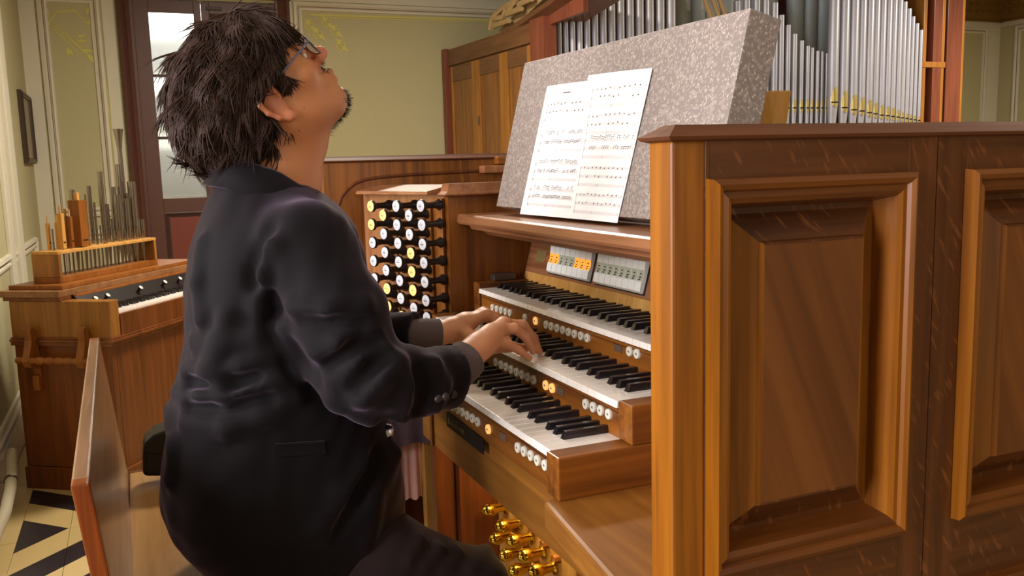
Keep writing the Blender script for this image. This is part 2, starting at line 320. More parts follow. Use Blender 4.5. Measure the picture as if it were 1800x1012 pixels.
# pale flat margins around the panels, corner bead, dado and baseboards, frieze
st(box('trim_10', XW, XW + .006, -1.12, -1.03, .12, 2.384, 'wall_trim', bevel=0)); st(box('trim_11', XW, XW + .006, -.645, -.575, .12, 2.384, 'wall_trim', bevel=0))
st(box('trim_12', XW, XW + .006, .545, .567, .12, 2.384, 'wall_trim', bevel=0)); st(box('trim_13', XW, XW + .006, -1.12, YR, 2.385, 2.47, 'wall_trim', bevel=0))
st(box('trim_14', XW, XW + .006, 7.34, YR, .12, 2.384, 'wall_trim', bevel=0)); st(box('trim_15', XW + .006, -3, YR - .006, YR, 2.43, 2.47, 'wall_trim', bevel=0))
mb = MB(); mb.prism([(XW, 0, 2.47), (XW + .05, 0, 2.47), (XW + .03, 0, 2.50), (XW + .03, 0, 2.7), (XW + .08, 0, 2.74), (XW, 0, 2.76)], (0, YR, 0)); mb.prism([(XW, YL, 2.47), (XW + .05, YL, 2.47), (XW + .03, YL, 2.50), (XW + .03, YL, 2.7), (XW + .08, YL, 2.74), (XW, YL, 2.76)], (0, -YL, 0))
fr = st(mb.obj('trim_16', 'gold_relief'))
fr2 = st(MB().prism([(XW, YR, 2.47), (XW, YR - .05, 2.47), (XW, YR - .03, 2.5), (XW, YR - .03, 2.7), (XW, YR - .08, 2.74), (XW, YR, 2.76)], (3, 0, 0)).obj('trim_17', 'gold_relief'))
mb = MB()
for j in range(16):
    yc = 6.2 + j * .085
    for q in range(2):
        P = [(XW + .034, yc + .03 * math.cos(a) * (1 - a / 9), 2.58 + (.05 if q else -.02) + .03 * math.sin(a) * (1 - a / 9)) for a in np.linspace(0, 7, 12)]; mb.tube(P, .007, 5)
for j in range(14):
    xc = XW + .1 + j * .085
    for q in range(2):
        P = [(xc + .03 * math.cos(a) * (1 - a / 9), YR - .034, 2.58 + (.05 if q else -.02) + .03 * math.sin(a) * (1 - a / 9)) for a in np.linspace(0, 7, 12)]; mb.tube(P, .007, 5)
mb.obj('relief_scroll', 'gold_relief', fr, smooth=True)
st(box('baseboard_far', XW, XW + .02, YL, DY0 - .12, 0, .13, 'wall_trim')); st(box('baseboard_left', XW, -1.45, YL, YL + .018, 0, .14, 'wall_trim')); st(box('baseboard_right', XW, XE, YR - .02, YR, 0, .13, 'wall_trim'))
# bright casing on the left wall nearer the bay
st(box('trim_18', -3.75, -3.55, YL, YL + .03, 0, 3.0, 'wall_trim', bevel=.004)); st(box('trim_19', -3.46, -3.30, YL, YL + .02, 0, 3.0, 'wall_trim', bevel=.004))
# stencil painting on the wall panels (flat paint)
SK = [0]
def ribbon(mb, P, w_):
    SK[0] += 1; P = [np.asarray(p, float) + [SK[0] * 4e-5, 0, 0] for p in P]
    for i in range(len(P) - 1):
        d = P[i + 1] - P[i]; nn = np.array([0, -d[2], d[1]]); nn /= np.linalg.norm(nn) + 1e-9
        mb.add([P[i] - nn * w_, P[i] + nn * w_, P[i + 1] + nn * w_, P[i + 1] - nn * w_], [(0, 1, 2, 3)])
def leaf(mb, a, b, w_):
    SK[0] += 1; a, b = np.asarray(a, float) + [SK[0] * 4e-5, 0, 0], np.asarray(b, float) + [SK[0] * 4e-5, 0, 0]; d = b - a; nn = np.array([0, -d[2], d[1]]); nn /= np.linalg.norm(nn) + 1e-9
    mb.add([a, a + d * .4 + nn * w_, b, a + d * .4 - nn * w_], [(0, 1, 2, 3)])
XS = XW + .002
def S(x, y): p = atX(x, y, XS); return np.array([XS, p[1], p[2]])
mb = MB()
for a, b in (((172, 58), (200, 300)), ((176, 58), (204, 300)), ((70, 62), (104, 300)), ((100, 19), (132, 17)), ((100, 22), (132, 20)), ((132, 18), (146, 35)), ((100, 20), (90, 36)), ((146, 35), (170, 52)), ((90, 36), (70, 52)), ((95, 45), (168, 108)), ((99, 42), (150, 92)), ((92, 48), (140, 95))): ribbon(mb, [S(*a), S(*b)], .0035)
for a, b in (((168, 108), (150, 92)), ((170, 112), (152, 98)), ((120, 85), (130, 100)), ((118, 82), (122, 100)), ((135, 72), (154, 72)), ((135, 65), (150, 62)), ((140, 88), (168, 90)), ((72, 20), (60, 15)), ((80, 30), (62, 35)), ((70, 45), (64, 30)), ((165, 20), (172, 14)), ((150, 40), (175, 35)), ((160, 48), (172, 28)), ((84, 22), (76, 10)), ((150, 25), (160, 10)), ((88, 40), (76, 50))): leaf(mb, S(*a), S(*b), .012)
for cx, cy in ((80, 24), (158, 26), (70, 36), (166, 40), (148, 86), (140, 72)):
    ribbon(mb, [S(cx + (2 + a) * math.cos(a * 1.4), cy + (2 + a) * math.sin(a * 1.4)) for a in np.linspace(0, 6, 16)], .003)
mb.obj('stencil_ornament', 'stencil', wall_far)
mb = MB(); ribbon(mb, [S(545, 26), S(882, 36)], .006); ribbon(mb, [S(560, 30), S(880, 40)], .003)
for cx, cy in ((545, 45), (560, 60), (575, 40), (590, 55), (600, 80), (555, 90)):
    ribbon(mb, [S(cx + (2 + a) * math.cos(a * 1.4), cy + (2 + a) * math.sin(a * 1.4)) for a in np.linspace(0, 8, 18)], .005); leaf(mb, S(cx, cy), S(cx + 14, cy + 12), .014); leaf(mb, S(cx, cy), S(cx - 10, cy - 14), .012)
mb.obj('stencil_ornament', 'stencil', wall_far)
# glazed double door with its casing
mb = MB()
for (y0, y1) in ((DY0 - .10, DY0), (DY1, DY1 + .10)):
    s_ = 1 if y0 < 0 else -1; ys = (y0, y1) if s_ > 0 else (y1, y0)
    pts = [(0, 0), (.02, 0), (.045, .1), (.05, .25), (.03, .4), (.045, .6), (.03, .78), (.02, .8), (.02, 1), (0, 1)]
    mb.prism([(XW + h, ys[0] + (ys[1] - ys[0]) * q, 0) for h, q in pts], (0, 0, DZ1 + .02))
mb.box(XW, XW + .05, DY0 - .11, DY1 + .11, DZ1 + .02, DZ1 + .1)
door = st(mb.obj('door_1', 'door_brown', bevel=.002))
DM = -.035
for y0, y1 in ((DY0, DM - .002), (DM + .002, DY1)):
    g0, g1 = y0 + .095, y1 - .045 if y0 < -.2 else y1 - .095
    if y0 > -.2: g0 = y0 + .05
    lf = MB(); lf.box(XW - .05, XW - .01, y0, g0, .01, DZ1 - .005); lf.box(XW - .05, XW - .01, g1, y1, .01, DZ1 - .005)
    lf.box(XW - .05, XW - .01, g0, g1, 2.275, DZ1 - .005); lf.box(XW - .05, XW - .01, g0, g1, .01, .2); lf.box(XW - .05, XW - .01, g0, g1, .955, 1.05)
    leafo = lf.obj('door_leaf', 'door_brown', door, bevel=.003)
    zs = [1.05, 1.455, 1.865, 2.275]
    if y0 > -.2: ring_panel('door_panel', (lambda u, v, h: (XW - .012 + h, u, v), (g0 - .005, g1 + .005, 1.045, 2.28), True), [(0, 0), (.012, .004), (.03, -.006), (.04, -.008)], 'door_dark', leafo, ['door_dark', 'door_brown'])
    for i in range(3 if y0 < -.2 else 0):
        MB().box(XW - .034, XW - .026, g0, g1, zs[i] + .006, zs[i + 1] - .006).obj('window_pane', 'door_glass', leafo)
        if i: box('muntin', XW - .045, XW - .015, g0, g1, zs[i] - .009, zs[i] + .009, 'door_dark', leafo)
    ring_panel('door_panel', (lambda u, v, h: (XW - .012 + h, u, v), (g0 - .005, g1 + .005, .195, .96), True), [(0, 0), (.012, .004), (.03, -.006), (.04, -.008)], 'door_dark', leafo, ['door_dark', 'door_red'])
box('door_bolt', XW - .01, XW + .006, .0, .1, 2.3, 2.32, 'door_dark', door)
# framed picture on the left wall
pf = empty('picture_frame', (-4.9, YL, 1.34), 'narrow dark framed picture hanging on the left wall beside the corner', 'picture')
fP = lambda u, v, h: (u, YL + h, v)
ring_panel('frame', (fP, (-5.0 + .06, -4.42, 1.30, 1.72), False), [(0, 0), (0, .02), (.012, .03), (.03, .022), (.035, .012)], 'frame_dark', pf)
ring_panel('gilt_slip', (fP, (-4.94 + .034, -4.42 - .034, 1.334, 1.686), False), [(0, .013), (.012, .012)], 'frame_gilt', pf)
box('print', -4.9, -4.46, YL, YL + .011, 1.34, 1.68, 'picture_paper', pf, bevel=0)
# heating pipe low along the left wall
hp = MB(); hp.tube([(-2.32, -1.06, .17), (-2.25, -1.055, .16), (-2.19, -1.05, .13), (-2.08, -1.045, .1), (-1.95, -1.05, .06), (-1.8, -1.06, .045), (-1.5, -1.06, .045)], .02, 12)
hp = hp.obj('heating_pipe', 'heater_white', smooth=True); tag(hp, 'off-white heating pipe bending along the left wall above the tiles', 'pipe')
mb = MB(); mb.tube([(-2.14, YL + .018, .115), (-2.14, -1.05, .115)], .006, 8); mb.tube([(-2.15, -1.05, .115), (-2.13, -1.047, .111)], .0235, 12); mb.obj('bracket', 'steel', hp, smooth=True)
# added globe pendants, out of view, to brighten the room and back walls
for i, (px_, py_) in enumerate(((.6, 2.2), (-2.5, .4), (2.9, .6), (-2.0, 5.2))):
    lm = empty('fill_pendant', (px_, py_, 2.75), 'added fill light shaped as a white globe pendant, hanging ' + ('behind the organ console', 'above the harmonium', 'near the tall window behind the console', 'in front of the pipe organ')[i], 'lamp', 'added fill pendants')
    MB().lathe((px_, py_, ZC), (0, 0, -1), [(0, .06), (.03, .05), (.04, .008), (.56, .008), (.57, .05), (.6, .06)], 16).obj('rod', 'brass_old', lm, smooth=True)
    MB().lathe((px_, py_, 2.9), (0, 0, -1), [(0, .05), (.03, .1), (.08, .145), (.15, .165), (.22, .145), (.27, .1), (.3, .02)], 20).obj('globe', 'ivory', lm, smooth=True)
    l = bpy.data.lights.new('fill_light', 'AREA'); l.shape = 'DISK'; l.size = .5; l.energy = (14, 88, 8, 95)[i]; l.color = (1, .91, .77)
    o = bpy.data.objects.new('fill_bulb', l); COL.objects.link(o); o.location = (0, 0, -.18); o.parent = lm

# ================================================================== THE ORGAN CONSOLE
XM = -.033                                   # middle of the console
con = empty('organ_console', (XM, .3, 0), 'three-manual oak organ console with drawknobs, pistons and panelled sides', 'organ console')
def mirror(x): return 2 * XM - x
PX0, PX1, PY0, PZ1 = .76, .80, -.10, 1.236     # near side: inner and outer face, front, top
# --- panelled near side: stiles, rails and raised panels
side = box('side_panel', PX0, PX1 - .024, PY0 + .03, .84, 0, PZ1 - .004, 'panel_z', con, bevel=.001)
box('front_post', PX0, PX1, PY0, PY0 + .036, 0, PZ1 - .003, 'mould_z', side, bevel=.003)
cols = [(-.063, .191), (.268, .522), (.599, .80)]
ys_ = [PY0 + .036, cols[0][0]]
box('stile', PX1 - .0235, PX1, PY0 + .036, cols[0][0] + .004, 0, PZ1 - .003, 'panel_z', side, bevel=.0008)
box('stile', PX1 - .0235, PX1, .187, .2275, 0, PZ1 - .003, 'panel_z', side, bevel=.001); box('stile', PX1 - .0235, PX1 - .0005, .229, .272, 0, PZ1 - .003, 'panel_z', side, bevel=.001)
box('stile', PX1 - .0235, PX1, .518, .603, 0, PZ1 - .003, 'panel_z', side, bevel=.001); box('stile', PX1 - .0235, PX1, .796, .84, 0, PZ1 - .003, 'panel_z', side, bevel=.001)
rows = [(.807, 1.198), (.12, .727)]
pprof = [(0, 0), (.001, .011), (.006, .014), (.011, .012), (.013, .008), (.019, .009), (.024, .006), (.027, -.006), (.030, -.021)]
fprof = [(.029, -.021), (.036, -.020), (.062, -.003), (.0635, .0025), (.066, .0025)]
for (y0, y1) in cols:
    for z0, z1 in ((1.194, PZ1 - .003), (.723, .811), (0, .124)): box('rail', PX1 - .0235, PX1 - .0003, y0 + .003, y1 - .003, z0, z1, 'panel_y', side, bevel=.0008)
    for (z0, z1) in rows:
        fn = lambda u, v, h: (PX1 + h, u, v)
        ring_panel('panel_moulding', (fn, (y0, y1, z0, z1), False), pprof, 'mould_y', side, ['mould_z', 'mould_z'])
        ring_panel('raised_panel', (fn, (y0, y1, z0, z1), True), fprof, 'panel_y', side, ['panel_chamfer', 'panel_field'])
def cap(x0, x1, y0, y1, z, name='side_cap', mat='cap_y', parent=con, t_=.016):
    V = []; pr = [(.0, 0), (.006, .002), (.008, .005), (.003, .008), (-.004, .012), (-.010, t_)]
    for o_, h in pr: V += [(x0 - o_, y0 - o_, z + h), (x1 + o_, y0 - o_, z + h), (x1 + o_, y1 + o_, z + h), (x0 - o_, y1 + o_, z + h)]
    Fc = [(3, 2, 1, 0)] + [(i * 4 + k, i * 4 + (k + 1) % 4, i * 4 + 4 + (k + 1) % 4, i * 4 + 4 + k) for i in range(len(pr) - 1) for k in range(4)] + [tuple(range(len(pr) * 4 - 4, len(pr) * 4))]
    return mesh(name, V, Fc, mat, parent)
cap(PX0, PX1, PY0, .84, PZ1 - .004, parent=con)
# --- far side (inner face shows)
FX0, FX1 = mirror(PX1), mirror(PX0)
sideF = box('side_panel', FX0, FX1, PY0 + .002, .84, .42, PZ1 - .004, 'oak_z', con, bevel=.002)
box('side_leg', FX0, FX1, .22, .84, 0, .418, 'oak_z', con, bevel=.002)
cap(FX0, FX1, PY0, .84, PZ1 - .004, parent=con)
arch = [atX(x, y, FX1) for x, y in ((588, 420), (590, 385), (594, 362), (600, 346), (610, 333), (624, 322), (644, 315), (672, 311), (720, 307), (812, 302), (885, 298))]
MB().tube(arch, .0045, 8).obj('arched_bead', 'dark_wood', sideF, smooth=True)
q0, q1 = atX(812, 274, FX1), atX(814, 300, FX1); box('joint_line', FX1 - .001, FX1 + .0006, q0[1] - .0012, q0[1] + .0012, q1[2], q0[2], 'dark_wood', sideF, bevel=0)
q0, q1 = atX(846, 291, FX1 + .02), atX(890, 303, FX1 + .02); box('support_block', FX1, FX1 + .04, q0[1], q0[1] + .16, q1[2], q0[2], 'ledge_x', sideF, bevel=.003)
q0, q1 = atX(872, 275, FX1 + .02), atX(890, 288, FX1 + .02); box('support_block', FX1, FX1 + .03, q0[1], q0[1] + .12, q1[2], q0[2], 'oak_y', sideF, bevel=.003)
# --- back and top of the console
box('back_panel', FX1, PX0, .80, .83, 0, 1.1, 'oak_z', con); box('top_board', FX1 + .0, PX0 - .0, .36, .80, 1.072, 1.092, 'oak_x', con)
# --- three manuals
KX1 = .39; NW = 36; WW = .0235; KX0 = KX1 - NW * WW
def key_mesh(name, w_, l_, h_, mat, nose=0., top_in=0., bev=.0012):
    mb = MB(); hw = w_ / 2
    mb.add([(-hw, 0, 0), (hw, 0, 0), (hw, l_, 0), (-hw, l_, 0), (-hw + top_in, nose, h_), (hw - top_in, nose, h_), (hw - top_in, l_, h_), (-hw + top_in, l_, h_)], [(3, 2, 1, 0), (4, 5, 6, 7), (0, 1, 5, 4), (1, 2, 6, 5), (2, 3, 7, 6), (3, 0, 4, 7)])
    me = bpy.data.meshes.new(name); me.from_pydata(mb.V, [], mb.F); me.materials.append(MATS[mat])
    bm = bmesh.new(); bm.from_mesh(me); bmesh.ops.recalc_face_normals(bm, faces=bm.faces)
    bmesh.ops.bevel(bm, geom=[e for e in bm.edges if min(v.co.z for v in e.verts) > h_ * .5 or abs(e.verts[0].co.z - e.verts[1].co.z) > h_ * .5], offset=bev, segments=2, profile=.6, affect='EDGES'); bm.to_mesh(me); bm.free(); return me
wk = key_mesh('white_key', WW - .0009, .15, .010, 'white_key', nose=.0015)
bk = key_mesh('black_key', .0118, .1, .0125, 'black_key', nose=.0055, top_in=.0012)
wk.transform(Matrix.Translation((0, 0, -.010)))
YM = [-.038, .071, .180]; ZM = [.812, .870, .928]
mnames = []
for i in range(3):
    kb = box('manual_keyboard', KX0 - .002, KX1 + .002, YM[i] + .012, YM[i] + .17, ZM[i] - .017, ZM[i] - .0105, 'void', con, bevel=0)
    kb['label'] = ('lowest', 'middle', 'top')[i] + ' row of black and white keys'
    for k in range(NW): link('white_key', wk, kb, (KX0 + WW * (k + .5), YM[i], ZM[i]))
    for k in range(NW - 1):
        n_ = k % 7
        if n_ in (2, 6): continue
        off = {0: -.0025, 1: .0025, 3: -.0035, 4: 0, 5: .0035}[n_]
        link('black_key', bk, kb, (KX0 + WW * (k + 1) + off, YM[i] + .040, ZM[i] - .001))
# key slips that carry the pistons
slip = []
for i in range(3):
    z0 = ZM[i - 1] - .004 if i else .748
    o = box('key_slip', KX0 - .001, KX1 - .0005, YM[i] + .007, YM[i] + .03 if i else .03, z0, ZM[i] - .0145, 'oak_x', con, bevel=.001); slip.append(o)
    box('slip_groove', KX0 + .001, KX1 - .002, YM[i] + .0062, YM[i] + .0075, ZM[i] - .0205, ZM[i] - .019, 'dark_wood', o, bevel=0)
# stepped cheeks at both ends of the manuals
for s_ in (1, -1):
    for i in range(3):
        x0, x1 = KX1 + .0006, KX1 + .04
        if s_ < 0: x0, x1 = KX0 - .04, KX0 - .0006
        f_ = YM[i] - .006 if i == 0 else YM[i] + .002
        box('key_cheek', x0, x1, f_, .36, (ZM[i - 1] + .0025 if i else .752), ZM[i] + .002 if i < 2 else ZM[i] + .012, 'oak_y', con, bevel=.0025)
# pistons
def piston(x, y, i, mat):
    p = atY(x, y, YM[i] + .005); n_ = slip[i]
    o = MB().lathe((p[0], YM[i] + .0075, p[2]), (0, -1, 0), [(0, .0085), (.003, .0085), (.0045, .0078), (.005, .006), (.0045, .004), (.0042, .0005)], 18).obj('thumb_piston', mat, n_, smooth=True)
    MB().box(p[0] - .0022, p[0] + .0022, YM[i] + .0027, YM[i] + .0031, p[2] - .0016, p[2] + .0016).obj('piston_mark', 'ink_pale', o)
z7 = lambda x, y: (780 + x * .3063, 350 + y * .3063); zA = lambda x, y: (820 + x * .13836, 560 + y * .13836); zB = lambda x, y: (900 + x * .21739, 640 + y * .21739); z8 = lambda x, y: (700 + x * .336, 520 + y * .336)
for x, y in ((280, 622), (305, 630), (330, 637), (355, 645), (380, 652), (465, 680), (587, 720), (617, 730), (650, 740), (683, 751), (716, 762), (750, 773), (787, 784), (823, 796), (1108, 887)): piston(*z7(x, y), 2, 'ivory')
piston(*z7(525, 698), 2, 'knob_lit'); piston(*z7(1065, 873), 2, 'ivory')
for x, y in ((372, 552), (437, 585), (500, 612), (567, 645), (635, 678), (705, 708), (777, 742), (850, 775)): piston(*zA(x, y), 1, 'ivory')
for x, y in ((1003, 845), (1085, 882)): piston(*zA(x, y), 1, 'knob_lit')
for x, y in ((595, 322), (655, 347), (715, 373), (780, 403)): piston(*zB(x, y), 1, 'ivory')
for x, y in ((235, 556), (262, 570), (285, 580), (310, 595), (335, 607), (360, 625), (388, 640), (415, 658), (625, 793), (658, 813), (693, 835), (728, 860), (767, 885)): piston(*z8(x, y), 0, 'ivory')
piston(*z8(470, 697), 0, 'knob_lit')
for (x, y, i) in ((1086, 612, 2), (985, 688, 1), (884, 767, 0)):
    p = atY(x, y, YM[i] + .006); box('name_label', p[0] - .013, p[0] + .013, YM[i] + .0055, YM[i] + .0075, p[2] - .006, p[2] + .006, 'plate_grey', slip[i], bevel=0)
# key desk slab under the manuals and its angled wings
mb = MB(); mb.prism([(KX0 - .02, -.02, .712), (.40, -.02, .712), (.418, -.062, .712), (PX0, -.105, .712), (PX0, .4, .712), (KX0 - .02, .4, .712)], (0, 0, .04)); mb.obj('key_desk', 'knee', con, bevel=.006)
mb = MB(); mb.prism([(mirror(.418), -.062, .712), (FX1, -.105, .712), (FX1, .4, .712), (mirror(.43), .4, .712)], (0, 0, .04)); mb.obj('key_desk', 'knee', con, bevel=.006)
# knee board, side legs, black name plate
box('knee_board', -.37, .45, .004, .024, .62, .747, 'knee', con, bevel=.002)
box('knee_board', -.30, -.285, -.002, .006, .62, .747, 'oak_z', con, bevel=.002)
pl0, pl1 = atY(780, 742, -.040), atY(843, 787, -.040)
npl = box('name_plate', pl0[0], pl1[0], -.0345, -.0315, .723, .7515, 'plate_dark', con, bevel=.001)
mb = MB()
for j, (w_, h_) in enumerate(((.010, .012), (.004, .009), (.005, .009), (.003, .012), (.006, .008), (.004, .010), (.005, .008), (.003, .009), (.006, .009), (.004, .008))):
    mb.box(pl0[0] + .012 + j * .0095, pl0[0] + .012 + j * .0095 + w_ * .7, -.0352, -.0344, .7375 - h_ / 2, .7375 + h_ / 2)
mb.obj('plate_lettering', 'plate_grey', npl)
box('knee_side', -.50, -.47, .06, .30, 0, .712, 'dark_wood', con, bevel=.002); box('knee_side', -.4695, -.44, .11, .30, 0, .712, 'dark_wood', con, bevel=.002); box('black_slot', -.385, -.37, .012, .03, .63, .712, 'void', con, bevel=0)
box('knee_side', mirror(-.47), mirror(-.50), .06, .30, 0, .712, 'dark_wood', con, bevel=.002)
cb = MB(); pts = [atX(x, y, -.5) for x, y in ((790, 752), (786, 790), (787, 830), (783, 870), (786, 900), (784, 960))]; cb.tube(pts, .006, 8); cb.tube([p + np.array([.0, .012, 0]) for p in pts], .003, 6); cb.obj('cable', 'cable', con, smooth=True)
p = atX(780, 815, -.5); box('paper_tag', -.51, -.502, p[1] - .014, p[1] + .012, p[2] - .022, p[2] + .022, 'tag_green', con, bevel=.001)
# toe studs on their board, lit by the pedal lamp
tb = box('toe_board', -.435, .20, .205, .22, .0, .62, 'pale_wood', con, bevel=.002); box('toe_board_post', .02, .07, .185, .2045, .0, .60, 'orange_wood', con, bevel=.002)
def stud(x, y):
    p = atY(x, y, .160)
    o = MB().lathe((p[0], .206, p[2]), (0, -1, 0), [(0, .016), (.006, .016), (.009, .010), (.020, .0105), (.028, .0115), (.032, .0135), (.040, .0152), (.050, .0150), (.058, .0115), (.0625, .005), (.064, .0005)], 20).obj('toe_stud', 'brass', con, smooth=True)
    MB().tube([(p[0] + .02, .204, p[2] + .026), (p[0] + .02, .190, p[2] + .026)], .010, 8).obj('felt_stop', 'orange_wood', o)
for x, y in ((859, 896), (883, 924), (903, 950), (923, 976), (942, 1003), (872, 946), (890, 975), (907, 1002)): stud(x, y)
pl = empty('pedal_lamp', (-.15, .15, .66), 'small lamp fixed under the key desk above the brass toe studs', 'lamp')
MB().tube([(-.31, .15, .684), (.01, .15, .684)], .012, 10).obj('lamp_tube', 'ivory', pl, smooth=True); box('lamp_bracket', -.32, .02, .13, .17, .696, .7118, 'steel', pl)
area('pedal_lamp_light', (-.15, .15, .672), (math.radians(16), 0, 0), .3, .03, 3.0, (1, .76, .34))
# --- drawknob jamb (far side) and its plain twin on the near side
JA, JB = np.array([FX1 + .04, .02, 0]), np.array([-.545, .115, 0]); jd = (JB - JA) / np.linalg.norm(JB - JA); jn = np.array([jd[1], -jd[0], 0])    # jn points to the player
def J(u, z, h): q = JA + jd * u + jn * h; return np.array([q[0], q[1], z])
JW = np.linalg.norm(JB - JA)
jamb = MB().add([J(u, z, h) for u in (-.045, JW + .03) for h in (-.03, 0) for z in (.752, 1.15)], [(0, 1, 3, 2), (4, 6, 7, 5), (0, 4, 5, 1), (2, 3, 7, 6), (0, 2, 6, 4), (1, 5, 7, 3)]).obj('stop_jamb', 'knob_board', con)
def jbox(u0, u1, z0, z1, h0, h1, name, mat, parent=jamb, bevel=.0015):
    return MB().add([J(u, z, h) for u in (u0, u1) for h in (h0, h1) for z in (z0, z1)], [(0, 1, 3, 2), (4, 6, 7, 5), (0, 4, 5, 1), (2, 3, 7, 6), (0, 2, 6, 4), (1, 5, 7, 3)]).obj(name, mat, parent, bevel=bevel)
jbox(.015, .10, .76, 1.115, 0, .006, 'knob_field', 'knob_board'); jbox(.108, JW - .035, .76, 1.115, 0, .006, 'knob_field', 'knob_board')
jbox(JW - .03, JW - .012, .76, 1.12, 0, .012, 'jamb_bead', 'mould_z'); jbox(JW - .004, JW + .028, .76, 1.14, 0, .010, 'jamb_stile', 'mould_z')
jbox(.03, .085, 1.097, 1.107, .006, .0068, 'division_label', 'ledge_x'); jbox(.125, .19, 1.097, 1.107, .006, .0068, 'division_label', 'ledge_x')
V = [J(-.05, 1.15, -.05), J(JW - .0, 1.15, -.05), J(JW + .0, 1.15, .03), J(-.035, 1.15, .03), J(-.05, 1.172, -.05), J(JW, 1.172, -.05), J(JW, 1.158, .03), J(-.03, 1.158, .03)]
MB().add(V, [(3, 2, 1, 0), (4, 5, 6, 7), (0, 1, 5, 4), (1, 2, 6, 5), (2, 3, 7, 6), (3, 0, 4, 7)]).obj('jamb_cap', 'ledge_x', con, bevel=.001)
nj = MB().add([(mirror(J(u, z, h)[0]), J(u, z, h)[1], z) for u in (-.045, JW + .03) for h in (-.03, 0) for z in (.752, 1.06)], [(0, 1, 3, 2), (4, 6, 7, 5), (0, 4, 5, 1), (2, 3, 7, 6), (0, 2, 6, 4), (1, 5, 7, 3)]).obj('stop_jamb', 'knob_board', con)
KL = .060
def knob(x, y, lit):
    p = atP(x, y, J(0, 1, KL), jn); u = np.dot(p - JA, jd); z = p[2]
    o = MB().lathe(J(u, z, .006), jn, [(0, .0135), (.004, .0135), (.012, .0085), (.030, .007), (.046, .0085), (.052, .0148), (.056, .0155), (KL - .001, .0148)], 18).obj('drawknob', 'ebony', con, smooth=True)
    f_ = MB().lathe(J(u, z, KL + .0045), jn, [(0, .0136), (.001, .0132), (.002, .009), (.0024, .0005)], 18).obj('knob_face', 'knob_lit' if lit else 'knob_white', o, smooth=True)
    mb = MB()
    for dz, w_ in ((.004, .0016), (0, .005 + .002 * random.random()), (-.0022, .003 + .003 * random.random() if random.random() < .5 else .0005), (-.007, .0009)):
        mb.add([J(u + a, z + dz + b_, KL + .0072) for a, b_ in ((-w_, -.0006), (w_, -.0006), (w_, .0006), (-w_, .0006))], [(0, 1, 2, 3)])
    mb.obj('engraved_name', 'ink', o)
kz = lambda x, y: (640 + x * .1483, 310 + y * .1483)
K = [((95, 352), 1), ((396, 352), 0), ((688, 348), 0), ((240, 458), 1), ((548, 460), 0), ((104, 568), 1), ((407, 572), 0), ((702, 573), 0), ((251, 678), 0), ((557, 686), 0), ((118, 783), 0), ((419, 790), 0), ((711, 802), 0), ((264, 898), 0), ((572, 908), 1)]
for (p, l_) in K: knob(*kz(*p), l_)
k6 = lambda x, y: (560 + x * .326, 250 + y * .326)
for x, y, l_ in ((304, 638, 0), (440, 644, 0), (576, 649, 0), (372, 689, 0), (511, 697, 1), (310, 733, 0), (446, 744, 0), (581, 752, 0), (377, 787, 1), (517, 796, 1), (317, 829, 1), (452, 840, 0), (587, 852, 0), (383, 883, 1), (522, 893, 0), (322, 922, 0), (458, 936, 1), (592, 944, 0)): knob(*k6(x, y), l_)
# --- piers, ledge and tablet board above the manuals
for s_ in (1, -1):
    x0, x1 = (KX0 - .085, KX0 - .042) if s_ < 0 else (mirror(KX0 - .042), mirror(KX0 - .085))
    o = box('side_pier', x0, x1, .125, .42, .752, 1.145 if s_ < 0 else 1.08, 'oak_z', con, bevel=.002)
    if s_ < 0: cap(x0 - .01, x1 + .012, .12, .42, 1.145, 'pier_cap', 'ledge_x', t_=.03)
mb = MB(); LX0, LX1 = KX0 - .0415, KX1 + .0415
mb.prism([(LX0, .150, 1.080), (LX0, .146, 1.086), (LX0, .148, 1.100), (LX0, .153, 1.1035), (LX0, .42, 1.1035), (LX0, .42, 1.092), (LX0, .36, 1.08)], (LX1 - LX0, 0, 0)); mb.obj('music_ledge', 'ledge_x', con, bevel=.001)
mb = MB(); mb.prism([(LX0 + .03, .165, 1.080), (LX0 + .03, .172, 1.068), (LX0 + .03, .20, 1.062), (LX0 + .03, .215, 1.052), (LX0 + .03, .34, 1.052), (LX0 + .03, .34, 1.08)], (LX1 - LX0 - .06, 0, 0)); mb.obj('ledge_moulding', 'ledge_x', con)
# tablet board: tilted a little, top further back
def TB(x, z, h): t_ = (z - .94) / .11; return np.array([x, .315 + .030 * t_ - h, z])
board = MB().add([TB(x, z, h) for x in (KX0 - .041, KX1 + .041) for h in (-.02, 0) for z in (.935, 1.06)], [(0, 1, 3, 2), (4, 6, 7, 5), (0, 4, 5, 1), (2, 3, 7, 6), (0, 2, 6, 4), (1, 5, 7, 3)]).obj('tablet_board', 'ledge_x', con)
def tbox(x0, x1, z0, z1, h0, h1, name, mat, parent=board, bevel=.0): return MB().add([TB(x, z, h) for x in (x0, x1) for h in (h0, h1) for z in (z0, z1)], [(0, 1, 3, 2), (4, 6, 7, 5), (0, 4, 5, 1), (2, 3, 7, 6), (0, 2, 6, 4), (1, 5, 7, 3)]).obj(name, mat, parent, bevel=bevel)
tbox(KX0 - .03, KX1 + .03, .936, .958, 0, .004, 'board_rail', 'pale_wood', bevel=.001)
def TBpx(x, y): 
    p0 = TB(0, 1.0, .006); n_ = np.cross(TB(1, 1, 0) - TB(0, 1, 0), TB(0, 1.1, 0) - TB(0, 1, 0)); return atP(x, y, p0, n_)
gA0, gA1 = TBpx(967, 455)[0], TBpx(1040, 468)[0]; gB0, gB1 = TBpx(1050, 470)[0], TBpx(1134, 485)[0]; TZ0, TZ1 = .966, 1.032
